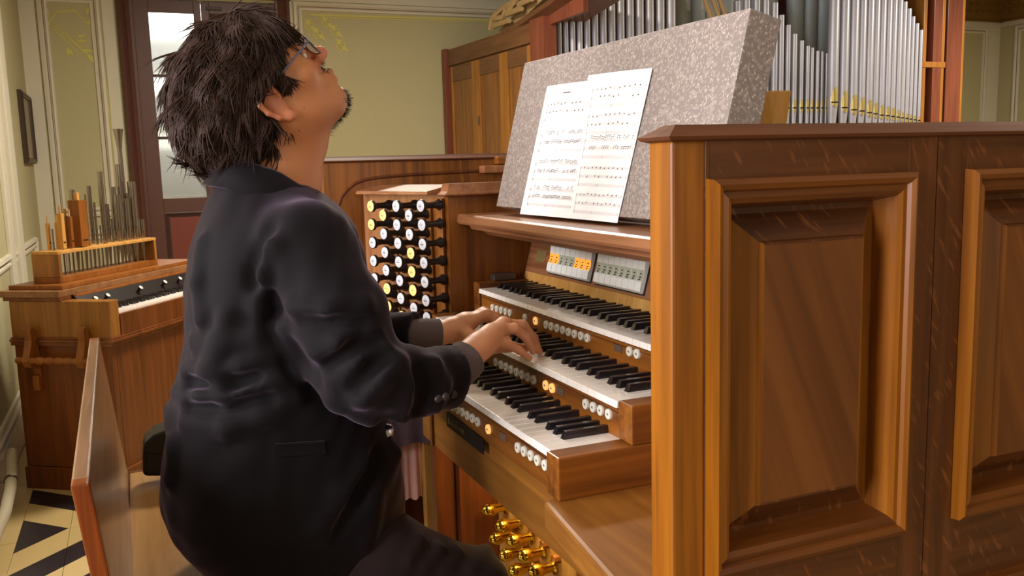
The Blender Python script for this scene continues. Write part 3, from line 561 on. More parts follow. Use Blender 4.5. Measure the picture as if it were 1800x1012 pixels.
for g0, g1, wins in ((gA0, gA1, 'aawwwaaa'), (gB0, gB1, 'wwwwwwww')):
    tbox(g0 - .004, g1 + .004, TZ0 - .003, TZ1 + .003, .0004, .0012, 'tablet_slot', 'void')
    pw = (g1 - g0) / 8
    for k in range(8):
        x0, x1 = g0 + pw * k + .0006, g0 + pw * (k + 1) - .0006; V = []
        pr = [(0, .003), (.08, .010), (.3, .011), (.5, .0075), (.7, .010), (.92, .012), (1, .004)]
        for q, h in pr:
            z = TZ0 + (TZ1 - TZ0) * q; V += [TB(x0, z, .001), TB(x0, z, h), TB(x1, z, h), TB(x1, z, .001)]
        Fc = [(i * 4 + j, i * 4 + j + 1, i * 4 + 5 + j, i * 4 + 4 + j) for i in range(6) for j in range(3)] + [(3, 2, 1, 0), (24, 25, 26, 27)]
        o = MB().add(V, Fc).obj('tilt_tablet', 'tab_white', board)
        za, zb = TZ0 + (TZ1 - TZ0) * .36, TZ0 + (TZ1 - TZ0) * .68; zm_ = TZ0 + (TZ1 - TZ0) * .5
        hh = lambda z: np.interp((z - TZ0) / (TZ1 - TZ0), [p_[0] for p_ in pr], [p_[1] for p_ in pr]) + .0004
        MB().add([TB(x, z, hh(z)) for z in (za, zm_, zb) for x in (x0 + .0012, x1 - .0012)], [(0, 1, 3, 2), (2, 3, 5, 4)]).obj('tablet_window', 'amber' if wins[k] == 'a' else 'tab_window', o)
        mb = MB(); xm = (x0 + x1) / 2
        for dz in (.0045, -.002, -.006): mb.add([TB(xm + a, zm_ + dz + b_, hh(zm_ + dz + b_) + .0004) for a, b_ in ((-.0035, -.0012), (.0035, -.0012), (.0035, .0012), (-.0035, .0012))], [(0, 1, 2, 3)])
        mb.obj('engraved_name', 'ink', o)
a0, a1 = TBpx(940, 452)[0], TBpx(954, 460)[0]; tbox(a0, a1, .985, 1.012, 0, .003, 'switch_plate', 'brass_old', bevel=.0005)
hb0 = atX(872, 482, KX0); box('hinge_box', KX0 - .04, KX0 - .012, hb0[1] + .0, hb0[1] + .055, .9405, .957, 'steel', con, bevel=.002)

# ================================================================== THE MUSIC BOARD AND SHEETS
BL, TL, TR = atZ(868, 372, 1.1042), None, None
BL = np.array([-.39, .205, 1.1042]); TL = atX(925, 125, -.385); TR = atX(1325, 35, .378)
ex = (TR - TL); Lx = np.linalg.norm(ex); ex /= Lx; ey = TL - BL; ey -= ex * np.dot(ey, ex); Ly = np.linalg.norm(ey); ey /= Ly; ez = np.cross(ex, ey); ez = ez if ez[1] < 0 else -ez      # ez toward the player
def Bp(u, v, h): return BL + ex * u + ey * v + ez * h
lean = MB(); 
V = []
for u0_, v0_ in ((0, 0), (Lx, 0), (Lx, Ly), (0, Ly)): V += [Bp(u0_, v0_, 0), Bp(u0_, v0_, -.062)]
zmin = min(v[2] for v in V); V = [v + np.array([0, 0, max(0, 1.1037 - zmin)]) for v in V]; BL = V[0].copy()
mbd = MB().add(V, [(0, 2, 4, 6), (1, 7, 5, 3), (0, 1, 3, 2), (2, 3, 5, 4), (4, 5, 7, 6), (6, 7, 1, 0)]).obj('music_board', 'speckle', bevel=.0015)
tag(mbd, 'thick grey speckled board leaning on the console as a music desk', 'board')
stk = MB(); c0, c1 = atX(1352, 165, .33), atX(1352, 260, .33)
tp = atY(1338, 162, .475); stick = MB().add([(x + dx_, y, z) for (z, y, dx_) in ((1.093, .43, 0), (tp[2] + .002, .47, .0)) for x in (tp[0] - .014, tp[0] + .014) for y in (y, y + .03)], [(0, 1, 3, 2), (4, 6, 7, 5), (0, 4, 5, 1), (2, 3, 7, 6), (0, 2, 6, 4), (1, 5, 7, 3)]).obj('wooden_prop', 'pale_wood', bevel=.002)
tag(stick, 'pale wooden prop standing behind the right end of the speckled board', 'wood block')
def bpx(x, y, h=.001):
    p = atP(x, y, Bp(0, 0, h), ez); return np.dot(p - BL, ex), np.dot(p - BL, ey)
def page(name, corners, label, h):
    """corners: BL, BR, TR, TL in photo pixels on the board's face"""
    q = [bpx(*c) for c in corners]; 
    def W(s, t_, hh=h):
        a = np.array(q[0]) * (1 - s) + np.array(q[1]) * s; b_ = np.array(q[3]) * (1 - s) + np.array(q[2]) * s; c_ = a * (1 - t_) + b_ * t_
        return Bp(c_[0], c_[1], hh + .0025 * (math.sin(s * PI) * .8 + .5 * t_ * t_))
    n_ = 8; V = [W(i / n_, j / n_) for j in range(n_ + 1) for i in range(n_ + 1)]; Fc = [(j * (n_ + 1) + i, j * (n_ + 1) + i + 1, (j + 1) * (n_ + 1) + i + 1, (j + 1) * (n_ + 1) + i) for j in range(n_) for i in range(n_)]
    o = mesh(name, V, Fc, 'paper', None, smooth=True); tag(o, label, 'sheet music', 'music pages on the speckled board')
    return o, W
def printed(o, W, systems, title=False, seed=1):
    rnd = random.Random(seed); st_, nt = MB(), MB()
    def q(mb, s0, s1, t0, t1): mb.add([W(s0, t0, .0024), W(s1, t0, .0024), W(s1, t1, .0024), W(s0, t1, .0024)], [(0, 1, 2, 3)])
    for (tt, style) in systems:
        for j in range(3):
            tb_ = tt - j * .058
            for l_ in range(5):
                for s0 in np.linspace(.13, .83, 6): q(st_, s0, s0 + .14, tb_ - l_ * .0042, tb_ - l_ * .0042 + .0008)
            for s0 in (.13, .5, .97): q(st_, s0, s0 + .004, tb_ - .0168, tb_)
        q(st_, .125, .130, tt - .134, tt)
        for part in range(2):
            base = tt - part * .058; s = .2
            while s < .94:
                if rnd.random() < .8:
                    y_ = base - .002 - .014 * rnd.random() + (.012 if style and part == 0 else 0); wn, hn = (.016, .0075) if not style else (.013, .005)
                    q(nt, s, s + wn, y_, y_ + hn); q(nt, s + wn - .003, s + wn, y_, y_ + .016)
                    if style: q(nt, s, s + .03, y_ + .0145, y_ + .0178)
                s += .033 if style else .075
    if title: q(st_, .42, .58, .925, .934)
    tag(st_.obj('printed_staves', 'ink_pale', o), kind='stuff'); tag(nt.obj('printed_notes', 'ink', o), kind='stuff')
p1, W1 = page('sheet_music', ((914, 376), (1003, 384), (1046, 141), (963, 152)), 'left page of piano music with a short title, tucked under its neighbour', .0012)
printed(p1, W1, ((.855, 0), (.62, 1), (.40, 1), (.205, 1)), True, 3)
p2, W2 = page('sheet_music', ((998, 383.5), (1086, 392), (1149, 120), (1036, 133)), 'right page of printed music, set higher and overlapping its neighbour', .0022)
printed(p2, W2, ((.90, 0), (.715, 0), (.55, 1), (.36, 0), (.175, 0)), False, 5)

# ================================================================== THE PIPE ORGAN BEHIND
XF = -3.45                                      # front of the pipes
og = empty('pipe_organ', (-4.2, 3.0, 0), 'tall pipe organ in a brown case with silver front pipes and gilded mouths', 'pipe organ')
YC0 = atX(782, 120, XW + .03)[1]; YC1 = atX(952, 60, XF)[1]; YCE = atX(1692, 100, XF + .0)[1]; ZT = atX(782, 90, XW + .03)[2]
cA = np.array([XW + .03, YC0, 0.]); cB = np.array([XF, YC1, 0.]); cdv = (cB - cA) / np.linalg.norm(cB - cA); cn = np.array([cdv[1], -cdv[0], 0]); CLn = np.linalg.norm(cB - cA)
def CS(u, z, h): q = cA + cdv * u + cn * h; return np.array([q[0], q[1], z])
def cbox(u0, u1, z0, z1, h0, h1, name, mat, parent=og, bevel=.002): return MB().add([CS(u, z, h) for u in (u0, u1) for h in (h0, h1) for z in (z0, z1)], [(0, 1, 3, 2), (4, 6, 7, 5), (0, 4, 5, 1), (2, 3, 7, 6), (0, 2, 6, 4), (1, 5, 7, 3)]).obj(name, mat, parent, bevel=bevel)
def cu(x, y): p = atP(x, y, cA, cn); return np.dot(p - cA, cdv), p[2]
ZB_ = cu(793, 115)[1]; ZTop = ZT
back = cbox(0, CLn, 0, ZTop - .01, -.06, -.02, 'case_side', 'case_z')
cbox(0, CLn, ZB_, ZTop, -.02, .0, 'case_top_rail', 'case_x'); cbox(-.012, .05, 0, ZTop + .01, -.02, .02, 'corner_post', 'case_red')
us = [cu(795, 200)[0], cu(842, 200)[0], cu(890, 150)[0], cu(938, 110)[0]]
for i in range(3):
    u0, u1 = us[i], us[i + 1]
    d = cbox(u0 + .004, u1 - .004, .2, ZB_ - .012, -.02, -.008, 'case_door', 'case_z')
    w_ = (u1 - u0) * .2
    cbox(u1 - w_ * 1.1, u1 - .004, .2, ZB_ - .012, -.008, .002, 'door_stile', 'case_stile', d); cbox(u0 + .004, u0 + w_ * .3, .2, ZB_ - .012, -.008, .002, 'door_stile', 'case_stile', d)
    cbox(u0 + w_ * .3, u1 - w_ * 1.1, ZB_ - .12, ZB_ - .012, -.008, -.001, 'door_rail', 'case_x', d)
kh, kzz = cu(843, 212); cbox(kh - .006, kh + .006, kzz - .03, kzz + .03, 0, .01, 'door_key', 'steel', og)
pu0, pu1 = cu(939, 80)[0], cu(963, 80)[0]; ptop = cu(950, 32)[1]
cbox(pu0, pu1, 0, ptop, -.06, .03, 'case_post', 'case_red')
# sloping gable moulding with carving above the side
g0, g1 = cu(868, 62), cu(1000, -30)
MB().add([CS(g0[0], g0[1], h) for h in (-.3, -.02)] + [CS(g1[0], g1[1], h) for h in (-.3, -.02)] + [CS(g0[0] + .05, g0[1] - .1, h) for h in (-.3, -.02)] + [CS(g1[0] + .3, g1[1] - .05, h) for h in (-.3, -.02)], [(0, 1, 3, 2), (4, 6, 7, 5), (1, 5, 7, 3), (0, 2, 6, 4), (0, 4, 5, 1), (2, 3, 7, 6)]).obj('gable_moulding', 'case_x', og, bevel=.006)
cv = empty('dummy', (0, 0, 0)); bpy.data.objects.remove(cv)
mb = MB(); cp = lambda x, y: atP(x, y, CS(0, 0, .0), cn)
for P in (((862, 52), (866, 30), (885, 14), (905, 2), (925, -12)), ((866, 30), (870, 33), (884, 30), (890, 15)), ((868, 46), (895, 36)), ((890, 25), (917, 15)), ((886, 12), (902, 10), (908, 2)), ((912, 8), (935, -2)), ((905, 4), (900, 14), (893, 20))):
    mb.tube([cp(*q) for q in P], .018, 6)
mb.obj('gable_carving', 'carving', og, smooth=True)
MB().add([cp(864, 54) - cn * .05, cp(935, -20) - cn * .05, cp(960, -20) - cn * .05, cp(880, 58) - cn * .05] + [cp(864, 54) - cn * .09, cp(935, -20) - cn * .09, cp(960, -20) - cn * .09, cp(880, 58) - cn * .09], [(0, 1, 2, 3), (7, 6, 5, 4), (0, 4, 5, 1), (1, 5, 6, 2), (2, 6, 7, 3), (3, 7, 4, 0)]).obj('gable_board', 'carving', og)
box('case_back', XF - 1.0, XF - .96, YC1 + .5, YCE, .0, 3.3, 'maroon', og, bevel=0); MB().prism([cp(x, y) - cn * .02 for x, y in ((890, 57), (960, 8), (1020, -40), (1020, 20), (963, 42))], -cn * .03).obj('case_upper_side', 'case_red', og)
box('impost', XF - .5, XF + .08, YC1 + .03, YCE, 1.10, 1.22, 'case_x', og, bevel=.01); 
for j in range(5):
    yy = YC1 + .05 + (YCE - YC1 - .1) / 5 * j; ring_panel('lower_panel', (lambda u, v, h: (XF + .02 + h, u, v), (yy + .02, yy + (YCE - YC1 - .1) / 5 - .02, .12, 1.05), True), [(0, 0), (.01, .015), (.04, .01), (.05, -.01), (.06, -.01)], 'case_x', og, ['case_stile', 'case_z'])
box('lower_case', XF - 1.3, XF + .02, YC1 + .03, YCE, .0, 1.10, 'case_z', og, bevel=0)
def pipe(x0, x1, ytop, mouth=None, X=XF, mat='pipe_tin', zb=1.22, ztop=None, ym=150):
    a, b_ = atX(x0, ym, X), atX(x1, ym, X); r = (b_[1] - a[1]) / 2; yc = (a[1] + b_[1]) / 2; xc = X - .02
    zt = ztop if ztop else atX((x0 + x1) / 2, ytop, X)[2]
    zm = atX((x0 + x1) / 2, mouth[1], X)[2] if mouth else max(1.5, zb + .25)
    o = MB().lathe((xc, yc, zb), (0, 0, 1), [(0, max(.006, r * .28)), (zm - zb - .01, r * .98), (zm - zb, r), (zt - zb, r)], 14 if r > .03 else 10).obj('organ_pipe', mat, og, smooth=True)
    if mouth:
        z1 = atX((x0 + x1) / 2, mouth[0], X)[2]; V = []; n_ = 7; R = r * 1.03; am = 1.0
        for i in range(n_):
            t_ = -1 + 2 * i / (n_ - 1); th = t_ * am; top = zm + .012 + (z1 - zm - .012) * math.sqrt(max(0, 1 - t_ * t_) * .92 + .08)
            for z in (zm + .004, top): V.append((xc + R * math.cos(th), yc + R * math.sin(th), z))
        for i in range(n_):
            t_ = -1 + 2 * i / (n_ - 1); th = t_ * am
            for z in (zm - .028 * (1 - t_ * t_) - .006, zm - .004): V.append((xc + R * math.cos(th) * .99, yc + R * math.sin(th) * .99, z))
        Fc = [(2 * i, 2 * i + 1, 2 * i + 3, 2 * i + 2) for i in range(n_ - 1)] + [(2 * n_ + 2 * i, 2 * n_ + 2 * i + 1, 2 * n_ + 2 * i + 3, 2 * n_ + 2 * i + 2) for i in range(n_ - 1)]
        mesh('gilded_mouth', V, Fc, 'brass_old', o, smooth=True)
        MB().add([(xc + R * 1.005 * math.cos(t_ * am), yc + R * 1.005 * math.sin(t_ * am), z) for t_ in np.linspace(-.9, .9, 5) for z in (zm - .006, zm + .005)], [(2 * i, 2 * i + 1, 2 * i + 3, 2 * i + 2) for i in range(4)]).obj('mouth_slot', 'void', o)
# left tower: rising to the right
x = 963.; w_ = 7.2; i = 0
while x < 1188:
    tops = (40, 27, 13); pipe(x, x + w_, tops[i] if i < 3 else 0, ztop=None if i < 3 else 2.25 + .055 * (i - 3)); x += w_ + 2.6 + .12 * i; w_ += .5; i += 1
# big zinc pipes standing behind
for x0, x1 in ((1188, 1214), (1214, 1240), (1240, 1266), (1266, 1292), (1292, 1316), (1318, 1340), (1342, 1366), (1386, 1410), (1412, 1434), (1434, 1456), (1458, 1470)): pipe(x0, x1, 0, X=XF - .35, mat='pipe_zinc', ztop=3.2)
g6 = lambda x, y: (1280 + x * .2889, y * .2889)
for (zx, zt, zw) in ((20, 75, 30), (62, 5, 36), (120, -40, 36), (180, -70, 36), (235, -30, 34), (290, 15, 34), (330, 90, 30), (372, 150, 26), (412, 205, 26), (455, 245, 22), (493, 278, 20), (520, 288, 17), (553, 308, 18), (582, 312, 17), (610, 322, 16)):
    c, t_ = g6(zx, zt); pipe(c - zw * .1444, c + zw * .1444, t_, (g6(0, 603)[1], g6(0, 655)[1]) if zx > 325 else None)
for (zx, zw, m0, m1, zt) in ((648, 52, 528, 622, -400), (712, 48, 550, 655, -380), (770, 46, 575, 668, -340), (820, 40, 590, 675, -300), (866, 40, 605, 685, -260), (905, 34, 622, 692, -220), (943, 33, 637, 700, -180), (980, 31, 645, 703, -140), (1012, 29, 655, 708, -100), (1045, 28, 668, 712, -60), (1073, 24, 682, 716, 8), (1100, 23, 690, 720, 50), (1125, 20, 696, 724, 98), (1150, 20, 703, 728, 140), (1176, 19, 709, 732, 180)):
    c, t_ = g6(zx, zt); pipe(c - zw * .1444, c + zw * .1444, t_, (g6(0, m0)[1], g6(0, m1)[1]), X=XF + .05)
# leaning wooden trackers and the open frame at the right end
for xa, xb, xt in ((1252, 1242, 1232), (1262, 1256, 1246), (1270, 1268, 1258)):
    a, b_ = atX(xb + 18, 60, XF + .06), atX(xt, -20, XF + .06); MB().tube([a - (b_ - a) * 2, a + (b_ - a) * 2.5], .016, 6).obj('wooden_strut', 'carving', og)
for x0, x1, m_ in ((1622, 1628, 'case_stile'), (1640, 1655, 'case_red'), (1655, 1660, 'case_stile'), (1664, 1690, 'case_red'), (1690, 1694, 'case_stile')):
    a, b_ = atX(x0, 100, XF + .03), atX(x1, 100, XF + .03); box('case_post', XF - .2, XF + .03, a[1], b_[1], 0, 3.3, m_, og, bevel=.004)
a, b_ = atX(1620, 108, XF + .035), atX(1662, 119, XF + .035); box('cross_rail', XF - .1, XF + .035, a[1], b_[1], b_[2], a[2], 'case_stile', og, bevel=.003)
for x0, x1 in ((1629, 1634), (1634, 1640)): pipe(x0, x1, 0, X=XF - .25, mat='pipe_zinc', ztop=3.0)

# ================================================================== THE HARMONIUM WITH ITS RACK OF SAMPLE PIPES
HO = np.array([-2.15, -.67, 0.]); h1 = np.array([-.827, .563, 0]); h1 /= np.linalg.norm(h1); h2 = np.array([-h1[1], h1[0], 0]); h2 = h2 if h2[1] < 0 else -h2
def HT(u, v, z): p = HO + h1 * u + h2 * v; return (p[0], p[1], z)
hm = empty('harmonium', tuple(HT(.5, .2, 0)), 'brown wooden harmonium with a carrying rail on its side, lid folded back', 'harmonium')
def hbox(u0, u1, v0, v1, z0, z1, name, mat, parent=hm, bevel=.002): return MB().box(u0, u1, v0, v1, z0, z1, HT).obj(name, mat, parent, bevel=bevel)
hbox(.002, .03, .005, .425, .09, .60, 'side_board', 'harm_z'); hbox(0, .06, 0, .43, .605, .747, 'key_cheek', 'harm_pale', bevel=.003); hbox(.98, 1.12, 0, .43, .605, .747, 'key_cheek', 'harm_pale', bevel=.003)
hbox(-.008, .03, -.01, .43, 0, .088, 'plinth', 'harm_z', bevel=.004); hbox(.03, 1.12, -.01, .43, 0, .088, 'plinth', 'harm_z', bevel=.004)
hbox(.03, 1.12, .004, .02, .088, .60, 'front_board', 'harm_z'); hbox(.03, 1.12, .40, .425, .088, .74, 'back_board', 'harm_z'); hbox(1.09, 1.118, .02, .425, .088, .60, 'side_board', 'harm_z')
hbox(.061, .98, -.004, .02, .605, .690, 'key_slip', 'harm_z'); hbox(.061, .98, .02, .40, .60, .685, 'key_bed', 'dark_wood')
for z0, z1, h in ((.575, .59, .012), (.59, .60, .018), (.60, .607, .010)):
    hbox(-h, -h + .014, -h, .43, z0, z1, 'side_moulding', 'harm_z'); hbox(-h + .014, 1.12, -h, -h + .016, z0, z1, 'front_moulding', 'harm_z')
hk = MB().box(0, .0155, 0, .11, 0, .012).obj('white_key', 'white_key', hm, bevel=.001); hk0 = hk.data; bpy.data.objects.remove(hk)
def hkey(name, u, v, z, sx, sy, sz, mat):
    return MB().box(u, u + sx, v, v + sy, z, z + sz, HT).obj(name, mat, hm, bevel=.0006)
nk = 57
for k in range(nk):
    hkey('white_key', .065 + k * .016, .012, .687, .0152, .12, .012, 'white_key')
    if k % 7 not in (2, 6) and k < nk - 1: hkey('black_key', .065 + (k + 1) * .016 - .004, .06, .697, .008, .075, .012, 'black_key')
MB().add([HT(u, v, z) for u in (.062, .979) for (v, z) in ((.13, .690), (.19, .760), (.20, .760), (.20, .690))], [(0, 1, 2, 3), (7, 6, 5, 4), (0, 4, 5, 1), (1, 5, 6, 2), (2, 6, 7, 3), (3, 7, 4, 0)]).obj('stop_rail', 'ebony', hm)
for u in (.125, .20, .42, .60, .72, .84):
    a = np.array(HT(u, .162, .722)); d_ = np.array(HT(0, -.7, .7)) - np.array(HT(0, 0, 0)); 
    o = MB().lathe(a, d_, [(0, .006), (.018, .006), (.02, .011), (.026, .011), (.028, .009)], 12).obj('stop_knob', 'ebony', hm, smooth=True); MB().lathe(a + d_ / np.linalg.norm(d_) * .0282, d_, [(0, .0095), (.001, .0088)], 12).obj('knob_face', 'ivory', o); MB().lathe(a, d_, [(0, .009), (.004, .009)], 12).obj('felt_ring', 'red_felt', o)
hbox(-.01, 1.14, .20, .47, .762, .786, 'lid', 'harm_lid', bevel=.002); hbox(.07, 1.1, .185, .215, .748, .762, 'lid_batten', 'orange_wood', bevel=.002); hbox(-.005, .06, .20, .45, .7475, .7615, 'lid_rest', 'harm_z', bevel=.001)
hbox(.03, .98, .215, .45, .7865, .803, 'upper_board', 'orange_wood', bevel=.002)
# carrying rail on the side: two brackets and a turned spindle
for v in (.10, .33):
    pr = [(.0, .605, 0), (-.018, .645, 0), (-.03, .655, 0), (-.042, .640, 0), (-.038, .60, 0), (-.05, .565, 0), (-.062, .525, 0), (-.055, .50, 0), (-.03, .49, 0), (-.012, .485, 0), (0, .44, 0)]
    MB().prism([HT(u, v - .016, z) for u, z, _ in pr], np.array(HT(0, .032, 0)) - np.array(HT(0, 0, 0))).obj('rail_bracket', 'orange_wood', hm, bevel=.003)
    hbox(-.02, .002, v - .014, v + .014, .40, .46, 'rail_bracket_foot', 'orange_wood', hm, bevel=.006)
pf_ = []; 
for i in range(49):
    t_ = i / 48; pf_.append((t_ * .32, .011 + .005 * abs(math.sin(t_ * PI * 8)) if .08 < t_ < .92 else .016 - .006 * abs(t_ - .5)))
MB().lathe(HT(-.045, .06, .525), np.array(HT(0, 1, 0)) - np.array(HT(0, 0, 0)), pf_, 12).obj('turned_spindle', 'orange_wood', hm, smooth=True)
# rack
RV = .33; RZ0 = .8035
rk = empty('pipe_rack', tuple(HT(.4, RV, RZ0)), 'low wooden rack on the harmonium lid holding a row of sample pipes', 'rack')
ru = lambda x, y: (lambda p: (np.dot(p - HO, h1), p[2]))(atP(x, y, HO + h2 * RV, h2))
U0, U1 = ru(84, 470)[0], ru(252, 440)[0]; RT = ru(101, 439)[1]
hbox(U0 - .012, U1 + .012, RV - .06, RV + .06, RZ0, RZ0 + .022, 'rack_base', 'orange_wood', rk); hbox(U0 - .012, U0 + .004, RV - .06, RV + .06, RZ0 + .0225, RT - .012, 'rack_end', 'harm_pale', rk); hbox(U1 - .004, U1 + .012, RV - .06, RV + .06, RZ0 + .0225, RT - .012, 'rack_end', 'harm_pale', rk)
hbox(U0 - .014, U1 + .014, RV - .06, RV + .06, RT - .012, RT, 'rack_top', 'pale_wood', rk)
zb2 = lambda x, y: (x * .3063, 250 + y * .3063)
SP = [(299, 495, 8, 'm'), (309, 462, 14, 'p'), (325, 408, 24, 'p'), (348, 460, 16, 'p'), (367, 428, 18, 'o'), (388, 425, 32, 'o'), (412, 332, 62, 'o'), (449, 270, 28, 'm'), (472, 298, 11, 'm'), (487, 368, 25, 'm'), (513, 345, 13, 'm'), (531, 250, 24, 'm'), (551, 168, 28, 'm'), (586, 478, 10, 'm'), (601, 440, 14, 'm'), (616, 355, 28, 'm'), (636, 300, 36, 'm'), (660, 255, 34, 'm'), (684, 325, 40, 'm'), (702, 125, 38, 'm'), (726, 200, 46, 'm'), (752, 290, 14, 'm'), (770, 443, 30, 'm')]
desc = {'m': 'silver metal sample pipe', 'p': 'small pale wooden sample pipe', 'o': 'orange-brown square wooden sample pipe'}
nS = len(SP); order = sorted(range(nS), key=lambda i: SP[i][1]); words = ['first', 'second', 'third', 'fourth', 'fifth', 'sixth', 'seventh', 'eighth', 'ninth', 'tenth', 'eleventh', 'twelfth', 'thirteenth', 'fourteenth', 'fifteenth', 'sixteenth', 'seventeenth', 'eighteenth', 'nineteenth', 'twentieth']
cnt = {'m': 0, 'p': 0, 'o': 0}
for i, (zx, zt, zw, kd) in enumerate(SP):
    uf = U0 + .022 + (U1 - U0 - .044) * i / (nS - 1); vv = RV + (.022 if i % 2 else -.018)
    xx, yy = zb2(zx, zt); ztp = ru(xx, yy)[1]; r = max(.0042, zw * .3063 / 2 * .0023 * 1.15)
    cnt[kd] += 1
    sp = empty('sample_pipe', tuple(HT(uf, vv, RZ0 + .0222)), '%s, %s of its kind from the near end of the rack' % (desc[kd], words[cnt[kd] - 1]), 'organ pipe', 'sample pipes in the wooden rack')
    base = np.array(HT(uf, vv, RZ0 + .0222)); zt_ = ztp - base[2]; zr = RT - base[2] + .004
    if kd == 'm':
        zm = zr + .045 if zt_ > zr + .09 else zr + .02; zt_ = max(zt_, zm + .02)
        MB().lathe(base, (0, 0, 1), [(0, min(.004, r)), (zm, r)], 12).obj('pipe_foot', 'pipe_old', sp, smooth=True)
        if i == 20:
            MB().lathe(base + np.array([0, 0, zm]), (0, 0, 1), [(0, r), (zt_ - zm - .02, r)], 14).obj('pipe_body', 'pipe_old', sp, smooth=True)
        else: MB().lathe(base + np.array([0, 0, zm]), (0, 0, 1), [(0, r), (zt_ - zm, r), (zt_ - zm, r * .85), (zt_ - zm - .02, r * .8)], 14).obj('pipe_body', 'pipe_old', sp, smooth=True)
        dirn = -h2 * .8 - h1 * .3; q = base + dirn * r; MB().box(-r * .5, r * .5, -.001, .0012, 0, .006, lambda a, b_, c: (q[0] + h1[0] * a + dirn[0] * b_, q[1] + h1[1] * a + dirn[1] * b_, base[2] + zm + .004 + c)).obj('pipe_mouth', 'void', sp)
    else:
        mt = 'pale_wood' if kd == 'p' else 'orange_wood'; hbw = r
        MB().tube([base, base + np.array([0, 0, zr])], .0035, 8).obj('pipe_foot', 'pipe_old', sp, smooth=True)
        MB().box(uf - hbw, uf + hbw, vv - hbw, vv + hbw, base[2] + zr, base[2] + zt_, HT).obj('pipe_body', mt, sp, bevel=.001)
        MB().box(uf - hbw * .3, uf + hbw * .3, vv - hbw * .3, vv + hbw * .3, base[2] + zt_, base[2] + zt_ + .03, HT).obj('stopper_handle', 'pale_wood', sp, bevel=.001)
        MB().box(uf - hbw * .6, uf + hbw * .6, vv - hbw - .0008, vv - hbw + .002, base[2] + zr + .022, base[2] + zr + .028, HT).obj('pipe_mouth', 'void', sp)
# tall trumpet-shaped pipe
uT = U1 - .035; xx, yy = 221, 226; ztp = ru(xx, yy)[1]; base = np.array(HT(uT - .012, RV + .045, RZ0 + .0222))
sp = empty('sample_pipe', tuple(base), 'tallest sample pipe, silver with a flared trumpet top', 'organ pipe', 'sample pipes in the wooden rack')
H_ = ztp - base[2]; MB().lathe(base, (0, 0, 1), [(0, .004), (H_ * .35, .014), (H_ * .6, .012), (H_ * .84, .010), (H_ * .92, .015), (H_, .023), (H_, .021), (H_ * .93, .012)], 14).obj('pipe_body', 'pipe_old', sp, smooth=True)

# ================================================================== THE BENCH
bn = empty('organ_bench', (-.15, -.4, 0), 'polished wooden organ bench with a leaning backrest, the player sits on it', 'bench')
BX0, BX1, SZ = -.68, .38, .535
box('seat', BX0, BX1, -.61, -.17, SZ - .03, SZ, 'bench_seat', bn, bevel=.004); box('seat_edge', BX0 - .006, BX0, -.61, -.17, SZ - .03, SZ + .001, 'ledge_x', bn, bevel=.002)
tZ, bZ, th = .855, SZ - .02, .020
def bk_(x, z, back): t_ = (x - BX0) / (BX1 - BX0); q = (z - bZ) / (tZ - bZ); return (x, (-.612 + .02 * t_) * (1 - q) + (-.648 + .020 * t_) * q - (th if back else 0), z)
HEX = [(0, 1, 2, 3), (7, 6, 5, 4), (0, 4, 5, 1), (1, 5, 6, 2), (2, 6, 7, 3), (3, 7, 4, 0)]
MB().add([bk_(x, z, f) for x in (BX0 + .01, BX1 - .045) for z, f in ((bZ, 0), (bZ, 1), (tZ, 1), (tZ, 0))], HEX).obj('backrest', 'bench_face', bn, bevel=.003)
for x0, x1 in ((BX1 - .0445, BX1 - .02), (BX0 - .012, BX0 + .0095)):
    MB().add([bk_(x, z, f) for x in (x0, x1) for z, f in ((.06, 0), (.06, 1), (tZ, 1), (tZ, 0))], HEX).obj('end_post', 'bench_red', bn, bevel=.003)
for x in (BX0 + .02, BX1 - .05):
    box('bench_end', x, x + .03, -.60, -.19, .03, SZ - .0305, 'bench_red', bn, bevel=.003); box('bench_foot', x - .01, x + .04, -.64, -.15, 0, .03, 'bench_red', bn, bevel=.004)
box('stretcher', BX0 + .05, BX1 - .05, -.42, -.38, .18, .24, 'bench_red', bn, bevel=.003)
# black bag on the far end of the seat
bg = empty('leather_bag', (-.6, -.5, SZ), 'small black leather bag standing on the bench seat behind the player', 'bag')
q = [atX(x, y, -.62) for x, y in ((246, 812), (246, 775), (252, 755), (266, 742), (285, 734), (330, 725), (380, 725), (380, 812))]
zb_ = SZ + .001; dz_ = zb_ - min(p[2] for p in q); q = [(p[0], p[1] + .004, max(zb_, p[2] + dz_)) for p in q]
MB().prism([np.array(p) for p in q], (.07, 0, 0)).obj('bag_body', 'black_leather', bg, bevel=.012, seg=3)
MB().prism([np.array((-.625, p[1] - .003 if i in (1, 2) else p[1], p[2] + .004)) for i, p in enumerate(q[1:7])] + [np.array((-.625, q[6][1], q[6][2] - .03)), np.array((-.625, q[2][1] + .02, q[2][2] - .03))], (.08, 0, 0)).obj('bag_flap', 'black_leather', bg, bevel=.006)

